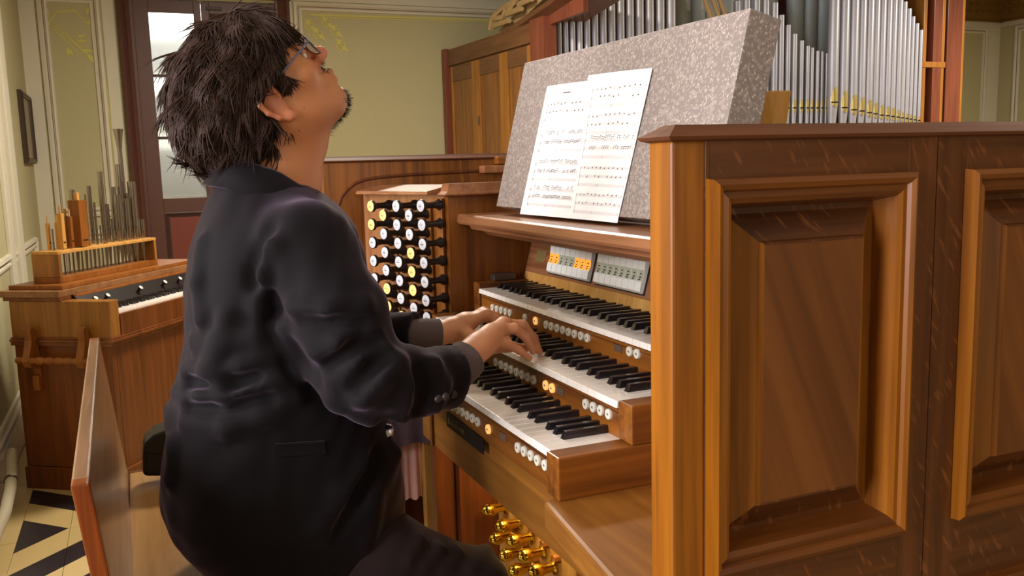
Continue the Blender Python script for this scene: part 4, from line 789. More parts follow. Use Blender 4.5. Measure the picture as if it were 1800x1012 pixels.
# ================================================================== THE CLOTH-COVERED STOOL
tl = empty('stool', (-.68, .03, 0), 'wooden stool draped with a purple cloth over a pink one, beside the console', 'stool')
X_ = -.70; cz0 = atX(745, 778, X_); yA, yB_ = atX(668, 760, X_)[1], atX(783, 760, X_)[1]; zT = atX(735, 722, X_)[2]; zF = cz0[2]
lg0, lg1 = atX(746, 800, X_)[1], atX(772, 800, X_)[1]
for x in (X_ - .02, X_ - .09):
    box('leg', x - .014, x + .014, lg0, lg1, 0, zT - .012, 'pale_wood', tl, bevel=.003); box('leg', x - .014, x + .014, yA + .005, yA + .04, 0, zT - .012, 'orange_wood', tl, bevel=.003)
box('seat', X_ - .106, X_ - .004, yA, yB_ - .002, zT - .012, zT - .002, 'orange_wood', tl)
def drape(name, mat, x, y0, y1, z0, z1, amp, n_=40, fringe=0.):
    V = []; 
    for i in range(n_ + 1):
        y = y0 + (y1 - y0) * i / n_; o_ = amp * math.sin(i * .45) + amp * .6 * math.sin(i * .23 + 1)
        zz = z0 + (fringe if i % 2 else 0) + amp * math.sin(i * .4)
        V += [(x + .002, y, z1), (x + .004 + o_ * .6, y, (z1 + zz) / 2), (x + .004 + o_, y, zz)]
    return mesh(name, V, [(3 * i + j, 3 * i + 3 + j, 3 * i + 4 + j, 3 * i + 1 + j) for i in range(n_) for j in range(2)], mat, tl, smooth=True)
drape('purple_cover', 'purple_cloth', X_ + .004, yA, yB_, zF, zT + .002, .003, fringe=.006); box('purple_cover_top', X_ - .11, X_ + .006, yA - .002, yB_ + .002, zT - .001, zT + .003, 'purple_cloth', tl)
zP = atX(745, 872, X_ - .03)[2]; box('lower_rail', X_ - .1, X_ - .06, yA + .01, yB_ - .01, .06, zP + .03, 'dark_wood', tl); drape('pink_cover', 'pink_cloth', X_ - .03, yA + .042, lg0 - .002, zP, zT - .004, .004); drape('pink_cover', 'pink_cloth', X_ - .03, lg1 + .004, yB_ - .004, zP, zT - .004, .002, 10)

# ================================================================== THE PLAYER
XP = -.03
def sub(a, i): return a[tuple(i)]
class Field:
    def __init__(s, lo, hi, h):
        s.lo = np.array(lo, float); s.h = h; s.n = np.ceil((np.array(hi) - s.lo) / h).astype(int) + 1
        s.ax = [s.lo[k] + h * np.arange(s.n[k]) for k in range(3)]; s.D = np.full(s.n, .3, np.float32)
    def region(s, lo, hi):
        a = np.clip(np.floor((np.array(lo) - s.lo) / s.h).astype(int), 0, s.n); b = np.clip(np.ceil((np.array(hi) - s.lo) / s.h).astype(int) + 1, 0, s.n)
        sl = tuple(slice(i, j) for i, j in zip(a, b)); X = s.ax[0][sl[0]][:, None, None]; Y = s.ax[1][sl[1]][None, :, None]; Z = s.ax[2][sl[2]][None, None, :]
        return sl, X, Y, Z
    def blend(s, sl, d, k, op='u'):
        A = s.D[sl]
        if A.size == 0: return
        if op == 'u':
            h = np.maximum(k - np.abs(A - d), 0) / k if k > 0 else 0; s.D[sl] = np.minimum(A, d) - h * h * k / 4
        else:
            d = -d; h = np.maximum(k - np.abs(A - d), 0) / k if k > 0 else 0; s.D[sl] = np.maximum(A, d) + h * h * k / 4
    def cone(s, a, b, ra, rb, k=.02, op='u', sq=(1, 1, 1)):
        a, b = np.array(a, float), np.array(b, float); m_ = max(ra, rb) * max(1, 1 / min(sq)) + k + .04
        sl, X, Y, Z = s.region(np.minimum(a, b) - m_, np.maximum(a, b) + m_); ba = b - a; L2 = ba @ ba + 1e-9
        px, py, pz = X - a[0], Y - a[1], Z - a[2]; t_ = np.clip((px * ba[0] + py * ba[1] + pz * ba[2]) / L2, 0, 1)
        d = np.sqrt(((px - t_ * ba[0]) * sq[0]) ** 2 + ((py - t_ * ba[1]) * sq[1]) ** 2 + ((pz - t_ * ba[2]) * sq[2]) ** 2) - (ra + (rb - ra) * t_)
        s.blend(sl, d, k, op); return s
    def ell(s, c, r, A=np.eye(3), k=.02, op='u'):
        """A: rows are the ellipsoid's axes"""
        c, r = np.array(c, float), np.array(r, float); m_ = r.max() + k + .04; sl, X, Y, Z = s.region(c - m_, c + m_)
        px, py, pz = X - c[0], Y - c[1], Z - c[2]; q = [(px * A[i][0] + py * A[i][1] + pz * A[i][2]) for i in range(3)]
        k0 = np.sqrt(sum((q[i] / r[i]) ** 2 for i in range(3))) + 1e-6; k1 = np.sqrt(sum((q[i] / r[i] ** 2) ** 2 for i in range(3))) + 1e-6
        s.blend(sl, k0 * (k0 - 1) / k1, k, op); return s
    def chain(s, P, R, k=.015):
        for i in range(len(P) - 1): s.cone(P[i], P[i + 1], R[i], R[i + 1], k)
        return s
    def hit(s, x, y, t0=.6, t1=2.6):
        """where the photo ray meets the surface"""
        d = ray(x, y); ts = np.arange(t0, t1, s.h * .5); P = CAM + d * ts[:, None]; I = np.round((P - s.lo) / s.h).astype(int)
        ok = np.all((I >= 0) & (I < s.n), 1); v = np.full(len(ts), 1.); v[ok] = s.D[I[ok, 0], I[ok, 1], I[ok, 2]]
        j = np.argmax(v < 0); return P[j] if (v < 0).any() else None
    def surface(s):
        D = s.D; n = s.n; ins = D < 0
        c = [ins[i:n[0] - 1 + i, j:n[1] - 1 + j, k:n[2] - 1 + k] for i in (0, 1) for j in (0, 1) for k in (0, 1)]
        cnt = sum(x.astype(np.int8) for x in c); act = (cnt > 0) & (cnt < 8); idx = np.full(act.shape, -1, np.int64); C = np.argwhere(act); idx[act] = np.arange(len(C))
        acc = np.zeros((len(C), 3)); num = np.zeros(len(C)); cor = [(i, j, k) for i in (0, 1) for j in (0, 1) for k in (0, 1)]
        val = [D[C[:, 0] + i, C[:, 1] + j, C[:, 2] + k] for i, j, k in cor]
        for a in range(8):
            for b in range(a + 1, 8):
                if sum(abs(cor[a][q] - cor[b][q]) for q in range(3)) != 1: continue
                va, vb = val[a], val[b]; m_ = (va < 0) != (vb < 0); t_ = np.where(m_, va / np.where(m_, va - vb, 1), 0)[:, None]
                p = np.array(cor[a]) + t_ * (np.array(cor[b]) - np.array(cor[a])); acc[m_] += p[m_]; num[m_] += 1
        V = s.lo + (C + acc / num[:, None]) * s.h; Fs = []
        for ax in range(3):
            o = [0, 0, 0]; o[ax] = 1; A = ins[:n[0] - o[0], :n[1] - o[1], :n[2] - o[2]]; B_ = ins[o[0]:, o[1]:, o[2]:]; E_ = np.argwhere(A != B_); u, v = [(1, 2), (2, 0), (0, 1)][ax]
            E_ = E_[(E_[:, u] > 0) & (E_[:, v] > 0) & (E_[:, u] < n[u] - 1) & (E_[:, v] < n[v] - 1)]
            du = np.zeros(3, int); du[u] = 1; dv = np.zeros(3, int); dv[v] = 1; g_ = lambda e: idx[e[:, 0], e[:, 1], e[:, 2]]
            q = np.stack([g_(E_ - du - dv), g_(E_ - dv), g_(E_), g_(E_ - du)], 1); fl = ~ins[E_[:, 0], E_[:, 1], E_[:, 2]]; q[fl] = q[fl][:, ::-1]; Fs.append(q)
        return V, np.concatenate(Fs)
def nmesh(name, V, Fq, mat, parent, tone=None):
    c = (V.min(0) + V.max(0)) / 2; me = bpy.data.meshes.new(name); me.vertices.add(len(V)); me.vertices.foreach_set('co', (V - c).astype(np.float32).ravel())
    me.loops.add(Fq.size); me.polygons.add(len(Fq)); me.loops.foreach_set('vertex_index', Fq.astype(np.int32).ravel()); me.polygons.foreach_set('loop_start', np.arange(0, Fq.size, Fq.shape[1], dtype=np.int32))
    me.update(calc_edges=True); me.validate(); me.polygons.foreach_set('use_smooth', [True] * len(me.polygons)); me.materials.append(MATS[mat])
    if tone is not None:
        at_ = me.color_attributes.new('tone', 'FLOAT_COLOR', 'POINT'); at_.data.foreach_set('color', np.c_[tone, np.ones(len(V))].astype(np.float32).ravel())
    return link(name, me, parent, c)
man = empty('person', (XP, -.35, 0), 'seated organist in a black velvet jacket looking up, both hands on the middle keyboard', 'person')
# ---- head frame: u forward, v up, w to the player's right
PT = math.radians(45); YAW = math.radians(3)
FW = np.array([math.sin(YAW) * math.cos(PT), math.cos(YAW) * math.cos(PT), math.sin(PT)]); UP = np.array([-math.sin(YAW) * math.sin(PT), -math.cos(YAW) * math.sin(PT), math.cos(PT)]); SD = np.cross(FW, UP)
HD = atX(611, 180, XP) - .085 * FW
AX = np.array([FW, UP, SD])
def hl(u, v, w_=0): return HD + FW * u + UP * v + SD * w_
hf = Field(hl(-.02, .10) - .215, hl(-.02, .10) + .175, .0026)
hf.ell(hl(-.012, .130), (.094, .088, .073), AX, .03); hf.ell(hl(.030, .085), (.062, .085, .058), AX, .03); hf.ell(hl(.058, .128), (.034, .05, .056), AX, .02)
for s_ in (-1, 1):
    hf.cone(hl(-.004, .048, s_ * .047), hl(.06, .012, s_ * .022), .016, .015, .03); hf.ell(hl(.058, .083, s_ * .042), (.022, .02, .018), AX, .02)
    hf.cone(hl(.082, .120, s_ * .012), hl(.070, .122, s_ * .042), .010, .009, .012)
hf.ell(hl(.072, .014), (.019, .016, .024), AX, .02); hf.ell(hl(.076, .045), (.022, .032, .030), AX, .02)
hf.ell(hl(.0, .055, 0), (.055, .045, .05), AX, .03)
for s_ in (-1, 1): hf.ell(hl(.098, .104, s_ * .031), (.013, .011, .015), AX, .012, 'd')
hf.cone(hl(.086, .116), hl(.112, .088), .0075, .0095, .010); hf.ell(hl(.113, .085), (.0105, .010, .0105), AX, .008)
for s_ in (-1, 1): hf.ell(hl(.103, .080, s_ * .0125), (.010, .008, .007), AX, .006); hf.ell(hl(.108, .0745, s_ * .007), (.006, .003, .0035), AX, .003, 'd')
hf.cone(hl(.096, .053, -.015), hl(.096, .053, .015), .0055, .0055, .008); hf.cone(hl(.101, .055, -.007), hl(.101, .055, .007), .005, .005, .006)
hf.cone(hl(.094, .0415, -.013), hl(.094, .0415, .013), .006, .006, .007); hf.cone(hl(.105, .0475, -.02), hl(.105, .0475, .02), .0022, .0022, .003, 'd')
hf.cone(hl(.092, .03, -.012), hl(.092, .03, .012), .004, .004, .008, 'd')
for s_ in (-1, 1):   # ears
    hf.ell(hl(-.012, .083, s_ * .071), (.017, .028, .006), AX, .006)
    rim = [hl(.004, .09, s_ * .074), hl(.003, .106, s_ * .079), hl(-.008, .115, s_ * .083), hl(-.022, .111, s_ * .086), hl(-.030, .098, s_ * .087), hl(-.029, .082, s_ * .084), hl(-.022, .066, s_ * .079), hl(-.010, .054, s_ * .075), hl(.0, .053, s_ * .072)]
    for a, b in zip(rim[:-1], rim[1:]): hf.cone(a, b, .0042, .0042, .004)
    hf.ell(hl(-.006, .057, s_ * .074), (.008, .009, .005), AX, .005); hf.ell(hl(-.008, .085, s_ * .083), (.009, .012, .006), AX, .004, 'd')
# neck
nA, nB = atX(485, 345, XP), hl(-.028, .062); nF = atX(528, 318, XP)
hf.cone(nA, nB, .062, .052, .03); hf.cone(nF, hl(.012, .030), .034, .036, .03); hf.ell(atX(557, 250, XP), (.012, .012, .02), k=.02)
Vh, Fh = hf.surface()
loc = (Vh - HD) @ AX.T
base = np.array(srgb(190, 122, 76)[:3]); tone = np.tile(base, (len(Vh), 1)); u_, v_, w_ = loc[:, 0], loc[:, 1], np.abs(loc[:, 2])
def mixc(mask, col, a): 
    global tone
    m_ = (np.clip(mask, 0, 1) * a)[:, None]; tone = tone * (1 - m_) + np.array(srgb(*col)[:3]) * m_
g_ = lambda c, r: np.exp(-(((u_ - c[0]) / r[0]) ** 2 + ((v_ - c[1]) / r[1]) ** 2 + ((w_ - c[2]) / r[2]) ** 2))
mixc(g_((.11, .085, 0), (.02, .018, .02)), (196, 100, 78), .85); mixc(g_((.1, .047, 0), (.014, .008, .018)) * 1.3, (160, 88, 74), .8); mixc((w_ > .07) * 1., (190, 110, 84), .5)
mixc(g_((.09, .002, 0), (.022, .018, .02)) * 1.5, (50, 34, 30), .85); mixc(g_((.098, .066, 0), (.018, .007, .026)) * 1.5, (60, 40, 34), .75); mixc(g_((.06, .01, .03), (.05, .03, .05)), (150, 96, 66), .35)
# ---- hands
def hand(W, MC, chains, thumb, fore):
    allp = np.array([W, fore] + MC + [p for c in chains + [thumb] for p in c]); f = Field(allp.min(0) - .03, allp.max(0) + .03, .0017)
    W = np.array(W); f.cone(fore, W, .030, .026, .015, sq=(1, 1, 1.12))
    for i, m_ in enumerate(MC): f.cone(W * .82 + np.array(m_) * .18, m_, .0165, .0105, .014)
    for i in range(3): f.cone((W + np.array(MC[i])) / 2, (W + np.array(MC[i + 1])) / 2, .0155, .0155, .012); f.cone(MC[i], MC[i + 1], .0085, .0085, .010)
    for m_, c in zip(MC, chains):
        R = [.0098, .0088, .0080, .0066]; 
        if m_ is MC[-1]: R = [r * .88 for r in R]
        f.chain([m_] + c, R, .004)
    f.chain([W * .75 + np.array(MC[0]) * .25] + thumb, [.015, .0125, .0105, .0078], .008)
    return f.surface()
P_ = lambda x, y, X: atX(x, y, X)
# right hand, index .. little finger (little finger nearest to the camera)
MCr = [P_(887, 568, .050), P_(886, 569, .072), P_(878, 580, .094), P_(865, 598, .113)]
chr_ = [[P_(920, 572, .042), P_(938, 594, .038), np.array([.036, .108, .881])],
        [P_(916, 571, .066), P_(934, 596, .060), np.array([.058, .100, .881])],
        [P_(905, 577, .092), P_(924, 592, .084), P_(937, 617, .079)],
        [P_(893, 604, .112), P_(912, 615, .106), P_(930, 629.5, .101)]]
Wr = P_(838, 612, .135); fr_ = P_(798, 648, .162)
thr = [np.array(Wr) + np.array([-.045, .035, -.012]), np.array([.035, .045, .892]), np.array([.028, .085, .8815])]
V1, F1 = hand(Wr, MCr, chr_, thr, fr_)
MCl = [P_(856, 553, -.105), P_(850, 550, -.127), P_(846, 552, -.149), P_(842, 556, -.168)]
chl = [[P_(872, 562, -.098), P_(880, 574, -.096), np.array([-.095, .10, .881])], [P_(872, 556, -.125), P_(882, 566, -.122), np.array([-.12, .115, .881])], [P_(866, 556, -.150), P_(876, 566, -.148), np.array([-.146, .112, .881])], [P_(858, 560, -.172), P_(866, 567, -.172), np.array([-.172, .095, .881])]]
Wl = P_(786, 583, -.135); fl_ = P_(738, 592, -.14)
thl = [np.array(Wl) + np.array([.042, .035, -.008]), np.array([-.072, .055, .892]), np.array([-.062, .088, .8815])]
V2, F2 = hand(Wl, MCl, chl, thl, fl_)
# ---- torso and legs under the clothes (coarse; hidden but continuous)
tf = Field((-.42, -.62, .0), (.34, .12, 1.27), .011)
SR, SL = P_(535, 400, .135), P_(535, 400, .135); SR = np.array([.135, -.315, 1.105]); SL = np.array([-.195, -.315, 1.105]); ER = np.array([.205, -.24, .895]); EL = np.array([-.265, -.24, .895])
tf.cone((XP, -.36, .66), (XP, -.345, .9), .12, .115, .06); tf.cone((XP, -.345, .9), (XP, -.335, 1.05), .115, .12, .06); tf.cone(SL, SR, .045, .045, .05); tf.cone((XP, -.335, 1.05), nA, .08, .055, .05)
tf.cone(SR, ER, .042, .036, .03); tf.cone(SL, EL, .042, .036, .03); tf.cone(ER, fr_, .036, .027, .02); tf.cone(EL, fl_, .036, .027, .02)
KR, KL_ = np.array([.095, -.062, .478]), np.array([-.345, -.165, .455]); AR, AL = np.array([.085, -.03, .10]), np.array([-.36, -.08, .10])
for s_, Kn, An in ((1, KR, AR), (-1, KL_, AL)):
    hp_ = np.array([XP + s_ * .085, -.40, .625]); tf.cone(hp_, Kn, .07, .05, .04); tf.cone(Kn, An, .048, .034, .02)
V3, F3 = tf.surface()
nb = [0, len(Vh), len(Vh) + len(V1), len(Vh) + len(V1) + len(V2)]; Vb = np.concatenate([Vh, V1, V2, V3]); Fb = np.concatenate([Fh, F1 + nb[1], F2 + nb[2], F3 + nb[3]])
t2 = np.tile(np.array(srgb(214, 150, 112)[:3]), (len(Vb) - len(Vh), 1))
body = nmesh('body', Vb, Fb, 'skin', man, np.concatenate([tone, t2]))
# ---- nails on the visible finger tips
for T, Pd in ((chr_[2][2], chr_[2][1]), (chr_[3][2], chr_[3][1]), (chr_[1][2], chr_[1][1])):
    d = np.array(T) - np.array(Pd); d /= np.linalg.norm(d); up = np.array([0, 0, 1.]) - d * d[2]; up /= np.linalg.norm(up); sd = np.cross(d, up); c = np.array(T) + up * .0062 - d * .001
    mesh('finger_nail', [c + d * a * .005 + sd * b * .004 - up * (.0012 * b * b + .001 * a * a) for a in (-1, 0, 1) for b in (-1, 0, 1)], [(3 * i + j, 3 * i + j + 1, 3 * i + 4 + j, 3 * i + 3 + j) for i in range(2) for j in range(2)], 'pink_cloth', body, smooth=True)
# ---- jacket
jf = Field((-.37, -.63, .54), (.33, .02, 1.27), .0052)
zl = [.50, .56, .60, .64, .68, .74, .80, .85, .89, .945, 1.02, 1.08, 1.13, 1.165, 1.195, 1.24]
yb = [-.47, -.485, -.525, -.545, -.553, -.545, -.530, -.523, -.509, -.494, -.490, -.478, -.462, -.446, -.430, -.41]
yf = [-.17, -.155, -.150, -.150, -.150, -.160, -.170, -.180, -.185, -.188, -.190, -.200, -.215, -.245, -.29, -.36]
hw = [.185, .195, .205, .208, .206, .198, .186, .180, .176, .176, .180, .180, .160, .118, .078, .03]
sl, X, Y, Z = jf.region(jf.lo, jf.lo + jf.n * jf.h); z_ = jf.ax[2]
sm = lambda v: np.interp(z_, zl, v); B0, B1, HW = sm(yb), sm(yf), sm(hw)
ker = np.ones(7) / 7; B0, B1, HW = [np.convolve(np.pad(a, 3, 'edge'), ker, 'valid') for a in (B0, B1, HW)]
cy, hb = ((B0 + B1) / 2)[None, None, :], ((B1 - B0) / 2)[None, None, :]; HWg = HW[None, None, :]
e_ = 2.4; rr = (np.abs((X - XP) / HWg) ** e_ + np.abs((Y - cy) / hb) ** e_) ** (1 / e_); dt = (rr - 1) * np.minimum(HWg, hb) * .9
dt = np.maximum(dt, .562 - Z); jf.D = np.minimum(jf.D, np.maximum(dt, Z - 1.235)).astype(np.float32)
jf.cone(SL + [.02, 0, 0], SR - [.02, 0, 0], .056, .056, .05)
AC, WC = np.array([.216, -.250, .910]), P_(784, 662, .170)
jf.chain([SR + [0, -.0, -.005], (SR + ER) / 2 + [.014, -.005, 0], AC], [.066, .064, .056], .035); jf.chain([AC, (AC + WC) / 2 + [.006, .0, -.008], WC, WC + (WC - AC) * .2], [.057, .052, .046, .045], .02)
AL_, WLc = np.array([-.278, -.242, .893]), P_(722, 588, -.142)
jf.chain([SL + [0, 0, -.005], (SL + EL) / 2 - [.014, .005, 0], AL_], [.066, .062, .055], .035); jf.chain([AL_, (AL_ + WLc) / 2, WLc, WLc + (WLc - AL_) * .2], [.055, .046, .041, .041], .02)
# sleeve openings are hollowed, collar stands up round the neck
for Wc, Ac, r in ((WC, AC, .0345), (WLc, AL_, .031)):
    d = (Wc - Ac) / np.linalg.norm(Wc - Ac); jf.cone(Wc - d * .02, Wc + d * .10, r, r, .004, 'd'); s2, X2, Y2, Z2 = jf.region(Wc - .09, Wc + .09)
    pl_ = (X2 - Wc[0]) * d[0] + (Y2 - Wc[1]) * d[1] + (Z2 - Wc[2]) * d[2] - .012; rad = np.sqrt((X2 - Wc[0]) ** 2 + (Y2 - Wc[1]) ** 2 + (Z2 - Wc[2]) ** 2); jf.D[s2] = np.where(rad < .089, np.maximum(jf.D[s2], pl_), jf.D[s2])
# folds: ridges (+) and creases (-) drawn where the photo shows them
folds = [(1, [(318, 690), (360, 700), (420, 690), (480, 668), (540, 640)], .014), (-1, [(330, 718), (400, 722), (470, 705)], .012), (1, [(330, 650), (372, 655), (430, 640), (480, 620)], .012), (-1, [(335, 672), (400, 675), (450, 662)], .010),
         (1, [(345, 600), (390, 605), (450, 590)], .011), (1, [(330, 745), (400, 750), (470, 730), (520, 700)], .010), (-1, [(450, 480), (480, 560), (520, 640), (570, 700)], .016), (1, [(500, 575), (540, 640), (590, 700), (650, 735)], .014),
         (1, [(520, 540), (580, 545), (640, 540)], .012), (-1, [(530, 565), (590, 572), (640, 570)], .011), (1, [(560, 620), (600, 600), (650, 590)], .011), (1, [(590, 660), (630, 630), (670, 615)], .012), (-1, [(580, 640), (620, 612), (660, 600)], .010), (1, [(640, 700), (670, 660), (690, 640)], .012), (-1, [(625, 680), (655, 645), (680, 628)], .010),
         (1, [(700, 640), (715, 680), (705, 730)], .010), (-1, [(735, 650), (745, 690), (735, 725)], .010), (1, [(765, 640), (775, 680), (768, 715)], .008), (1, [(480, 430), (462, 480), (455, 540)], .010), (-1, [(470, 400), (450, 440), (445, 500)], .010), (1, [(640, 820), (600, 870), (560, 930)], .014), (1, [(690, 800), (650, 880), (640, 950)], .014), (-1, [(665, 800), (630, 870), (600, 930)], .012), (1, [(400, 560), (380, 640), (400, 700)], .009), (1, [(360, 430), (352, 500), (356, 560)], .010), (1, [(300, 720), (310, 780), (300, 840)], .010)]
HIT = {}
rid = []
for sg, pts, r in folds:
    P = [jf.hit(*p) for p in pts]; P = [p for p in P if p is not None]
    rid.append((sg, P, r))
for sg, P, r in rid:
    for a, b in zip(P[:-1], P[1:]):
        va = (CAM - a) / np.linalg.norm(CAM - a)
        if sg > 0: jf.cone(a - va * r * .45, b - va * r * .45, r, r, .022)
        else: jf.cone(a + va * r * .55, b + va * r * .55, r, r, .014, 'd')
# soft irregularity of the cloth
nz = .0016 * (np.sin(X * 71 + Z * 48 + 3 * np.sin(Y * 33)) * np.sin(Z * 63 - Y * 57)); jf.D = (jf.D + nz).astype(np.float32)
jf.cone(nA + [0, 0, .03], nA + [0, .03, .12], .058, .066, .01, 'd')
Vj, Fj = jf.surface(); jk = nmesh('jacket', Vj, Fj, 'velvet', man)
# collar: a folded band round the neck, pocket flap, buttons
cpts = []; 
for a in np.linspace(-235, 55, 31):
    th = math.radians(a); cpts.append((nA[0] + .072 * math.cos(th) * 1.02, nA[1] - .002 + .076 * math.sin(th) - .006, nA[2] + .052 + .018 * (-math.sin(th)) - .05 * max(0, math.sin(th)) ** 1.2 - .012 * max(0, math.cos(th * 2)) ))
V = []
for p in cpts:
    c = np.array([nA[0], nA[1], 0]); o_ = np.array([p[0], p[1], 0]) - c; o_ /= np.linalg.norm(o_); p = np.array(p)
    V += [p - o_ * .006 + [0, 0, -.012], p + [0, 0, .004], p + o_ * .006 + [0, 0, .001], p + o_ * .020 + [0, 0, -.022], p + o_ * .030 + [0, 0, -.045], p + o_ * .020 + [0, 0, -.050]]
mesh('jacket_collar', V, [(6 * i + j, 6 * i + 6 + j, 6 * i + 7 + j, 6 * i + 1 + j) for i in range(len(cpts) - 1) for j in range(5)], 'velvet', jk, smooth=True)
def on_jacket(pts, out): 
    r_ = []
    for p in pts:
        h_ = jf.hit(*p)
        if h_ is None: h_ = P_(*p, .15)
        r_.append(h_ + (CAM - h_) / np.linalg.norm(CAM - h_) * out)
    return r_
top = on_jacket([(485 + 17 * i, 782 - 1.0 * i) for i in range(6)], .003); bot = on_jacket([(488 + 17 * i, 803 - 1.0 * i) for i in range(6)], .004)
mesh('pocket_flap', top + bot, [(i, i + 1, i + 7, i + 6) for i in range(5)], 'velvet', jk, smooth=True)
MB().tube(top, .0028, 6).obj('pocket_welt', 'velvet', jk, smooth=True)
b0 = on_jacket([(681, 757)], .002)[0]; vd = (CAM - b0) / np.linalg.norm(CAM - b0)
MB().lathe(b0, vd, [(-.004, .011), (.003, .012), (.006, .010), (.0075, .005), (.0078, .0005)], 16).obj('coat_button', 'silver_button', jk, smooth=True)
for x, y in ((797, 693), (783, 697), (770, 700)):
    b0 = on_jacket([(x, y)], .001)[0]; vd = (CAM - b0) / np.linalg.norm(CAM - b0); MB().lathe(b0, vd, [(-.003, .006), (.003, .0065), (.005, .004), (.0052, .0005)], 12).obj('sleeve_button', 'ebony', jk, smooth=True)
# shirt cuffs
for Wc, Ac, Wh, r in ((WC, AC, P_(823, 629, .147), .0335), (WLc, AL_, P_(772, 586, -.137), .030)):
    d = (Wc - Ac) / np.linalg.norm(Wc - Ac); e = np.array(Wh) - Wc; e /= np.linalg.norm(e)
    e = Wh - Wc; MB().tube([Wc - d * .02, Wc + d * .008, Wc * .55 + Wh * .45 + d * .003, Wh, Wh + e * .01, Wc * .5 + Wh * .5], [r, r + .0005, r + .001, r - .0005, r - .004, r - .004], 24, cap=False).obj('shirt_cuff', 'shirt_cuff', man, smooth=True)
# ---- trousers and shoes
pf2 = Field((-.45, -.56, .05), (.26, .06, .74), .007)
pf2.ell((XP, -.40, .645), (.185, .135, .105), k=.04)
for s_, Kn, An in ((1, KR, AR), (-1, KL_, AL)):
    hp_ = np.array([XP + s_ * .085, -.40, .622]); mid = (hp_ + Kn) / 2 + [s_ * .012, 0, .012]; pf2.chain([hp_, mid, Kn], [.092, .086, .067], .03); pf2.chain([Kn, (Kn + An) / 2 + [0, -.01, 0], An + [0, 0, -.02]], [.066, .058, .05], .025)
s2, X2, Y2, Z2 = pf2.region(pf2.lo, pf2.lo + pf2.n * pf2.h); pf2.D = np.maximum(pf2.D, np.where(Y2 < -.13, (SZ + .0015) - Z2, -1)).astype(np.float32)
for pts in ([(800, 940), (770, 965), (740, 1000)], [(830, 945), (800, 970), (775, 1005)], [(855, 965), (825, 1000)], [(760, 925), (735, 950), (715, 985)]):
    P = [pf2.hit(*p) for p in pts]; P = [p for p in P if p is not None]
    for a, b in zip(P[:-1], P[1:]): va = (CAM - a) / np.linalg.norm(CAM - a); pf2.cone(a - va * .006, b - va * .006, .010, .008, .016)
Vt, Ft = pf2.surface(); nmesh('trousers', Vt, Ft, 'trouser', man)
for An, n_ in ((AR, 0), (AL, 1)):
    sf = Field(An + [-.08, -.12, -.11], An + [.08, .24, .03], .006); sf.cone(An + [0, -.03, -.065], An + [0, .15, -.07], .034, .036, .03); sf.cone(An + [0, 0, -.05], An + [0, 0, -.0], .042, .045, .03); s2, X2, Y2, Z2 = sf.region(sf.lo, sf.lo + sf.n * sf.h); sf.D = np.maximum(sf.D, .001 - Z2).astype(np.float32); Vs, Fs_ = sf.surface(); nmesh('shoe', Vs, Fs_, 'shoe', man)
# ---- hair: a shaped cap with loose locks over it
hr = Field(hl(-.04, .12) - .24, hl(-.04, .12) + .22, .004)
hr.ell(hl(-.018, .136), (.115, .108, .088), AX, .02); hr.ell(hl(.045, .165), (.058, .048, .066), AX, .03); hr.cone(hl(-.05, .12), atX(402, 220, XP), .082, .070, .04); hr.cone(atX(402, 222, XP), atX(445, 262, XP), .066, .050, .04); hr.ell(atX(368, 170, XP), (.05, .05, .06), k=.04)
hr.ell(hl(.085, .07), (.072, .066, .13), AX, .01, 'd')
for s_ in (-1, 1): hr.ell(hl(-.004, .078, s_ * .090), (.036, .034, .03), AX, .008, 'd'); hr.cone(hl(.012, .06, s_ * .085), hl(.03, .0, s_ * .09), .035, .05, .01, 'd')
hr.cone(hl(.02, .03), hl(.02, -.12), .068, .095, .01, 'd')
s2, X2, Y2, Z2 = hr.region(hr.lo, hr.lo + hr.n * hr.h); hr.D = (hr.D + .0045 * np.sin(X2 * 60 + 4 * np.sin(Z2 * 25)) * np.sin(Y2 * 70 + Z2 * 55) + .003 * np.sin(Y2 * 150 + 2 * np.sin(Z2 * 90))).astype(np.float32)
Vr, Fr = hr.surface(); lab = np.arange(len(Vr))
for _ in range(400):
    m_ = lab[Fr].min(1); new = lab.copy(); np.minimum.at(new, Fr.ravel(), np.repeat(m_, 4)); new = new[new]
    if (new == lab).all(): break
    lab = new
big = np.bincount(lab).argmax(); keep = lab == big; remap = np.cumsum(keep) - 1; Fr = remap[Fr[keep[Fr[:, 0]]]]; Vr = Vr[keep]
hair = nmesh('hair', Vr, Fr, 'hair', man)
nrm = np.zeros((len(Vr) * 3)); hair.data.vertices.foreach_get('normal', nrm); nrm = nrm.reshape(-1, 3)
crown = hl(-.01, .235); LV, LF = [], []
locks = []
for i in RNG.choice(len(Vr), 900): locks.append((i, RNG.normal(0, 1, 3), RNG.normal(0, .22), RNG.uniform(.5, 1.1)))
lockpos = Vr[[l[0] for l in locks]]
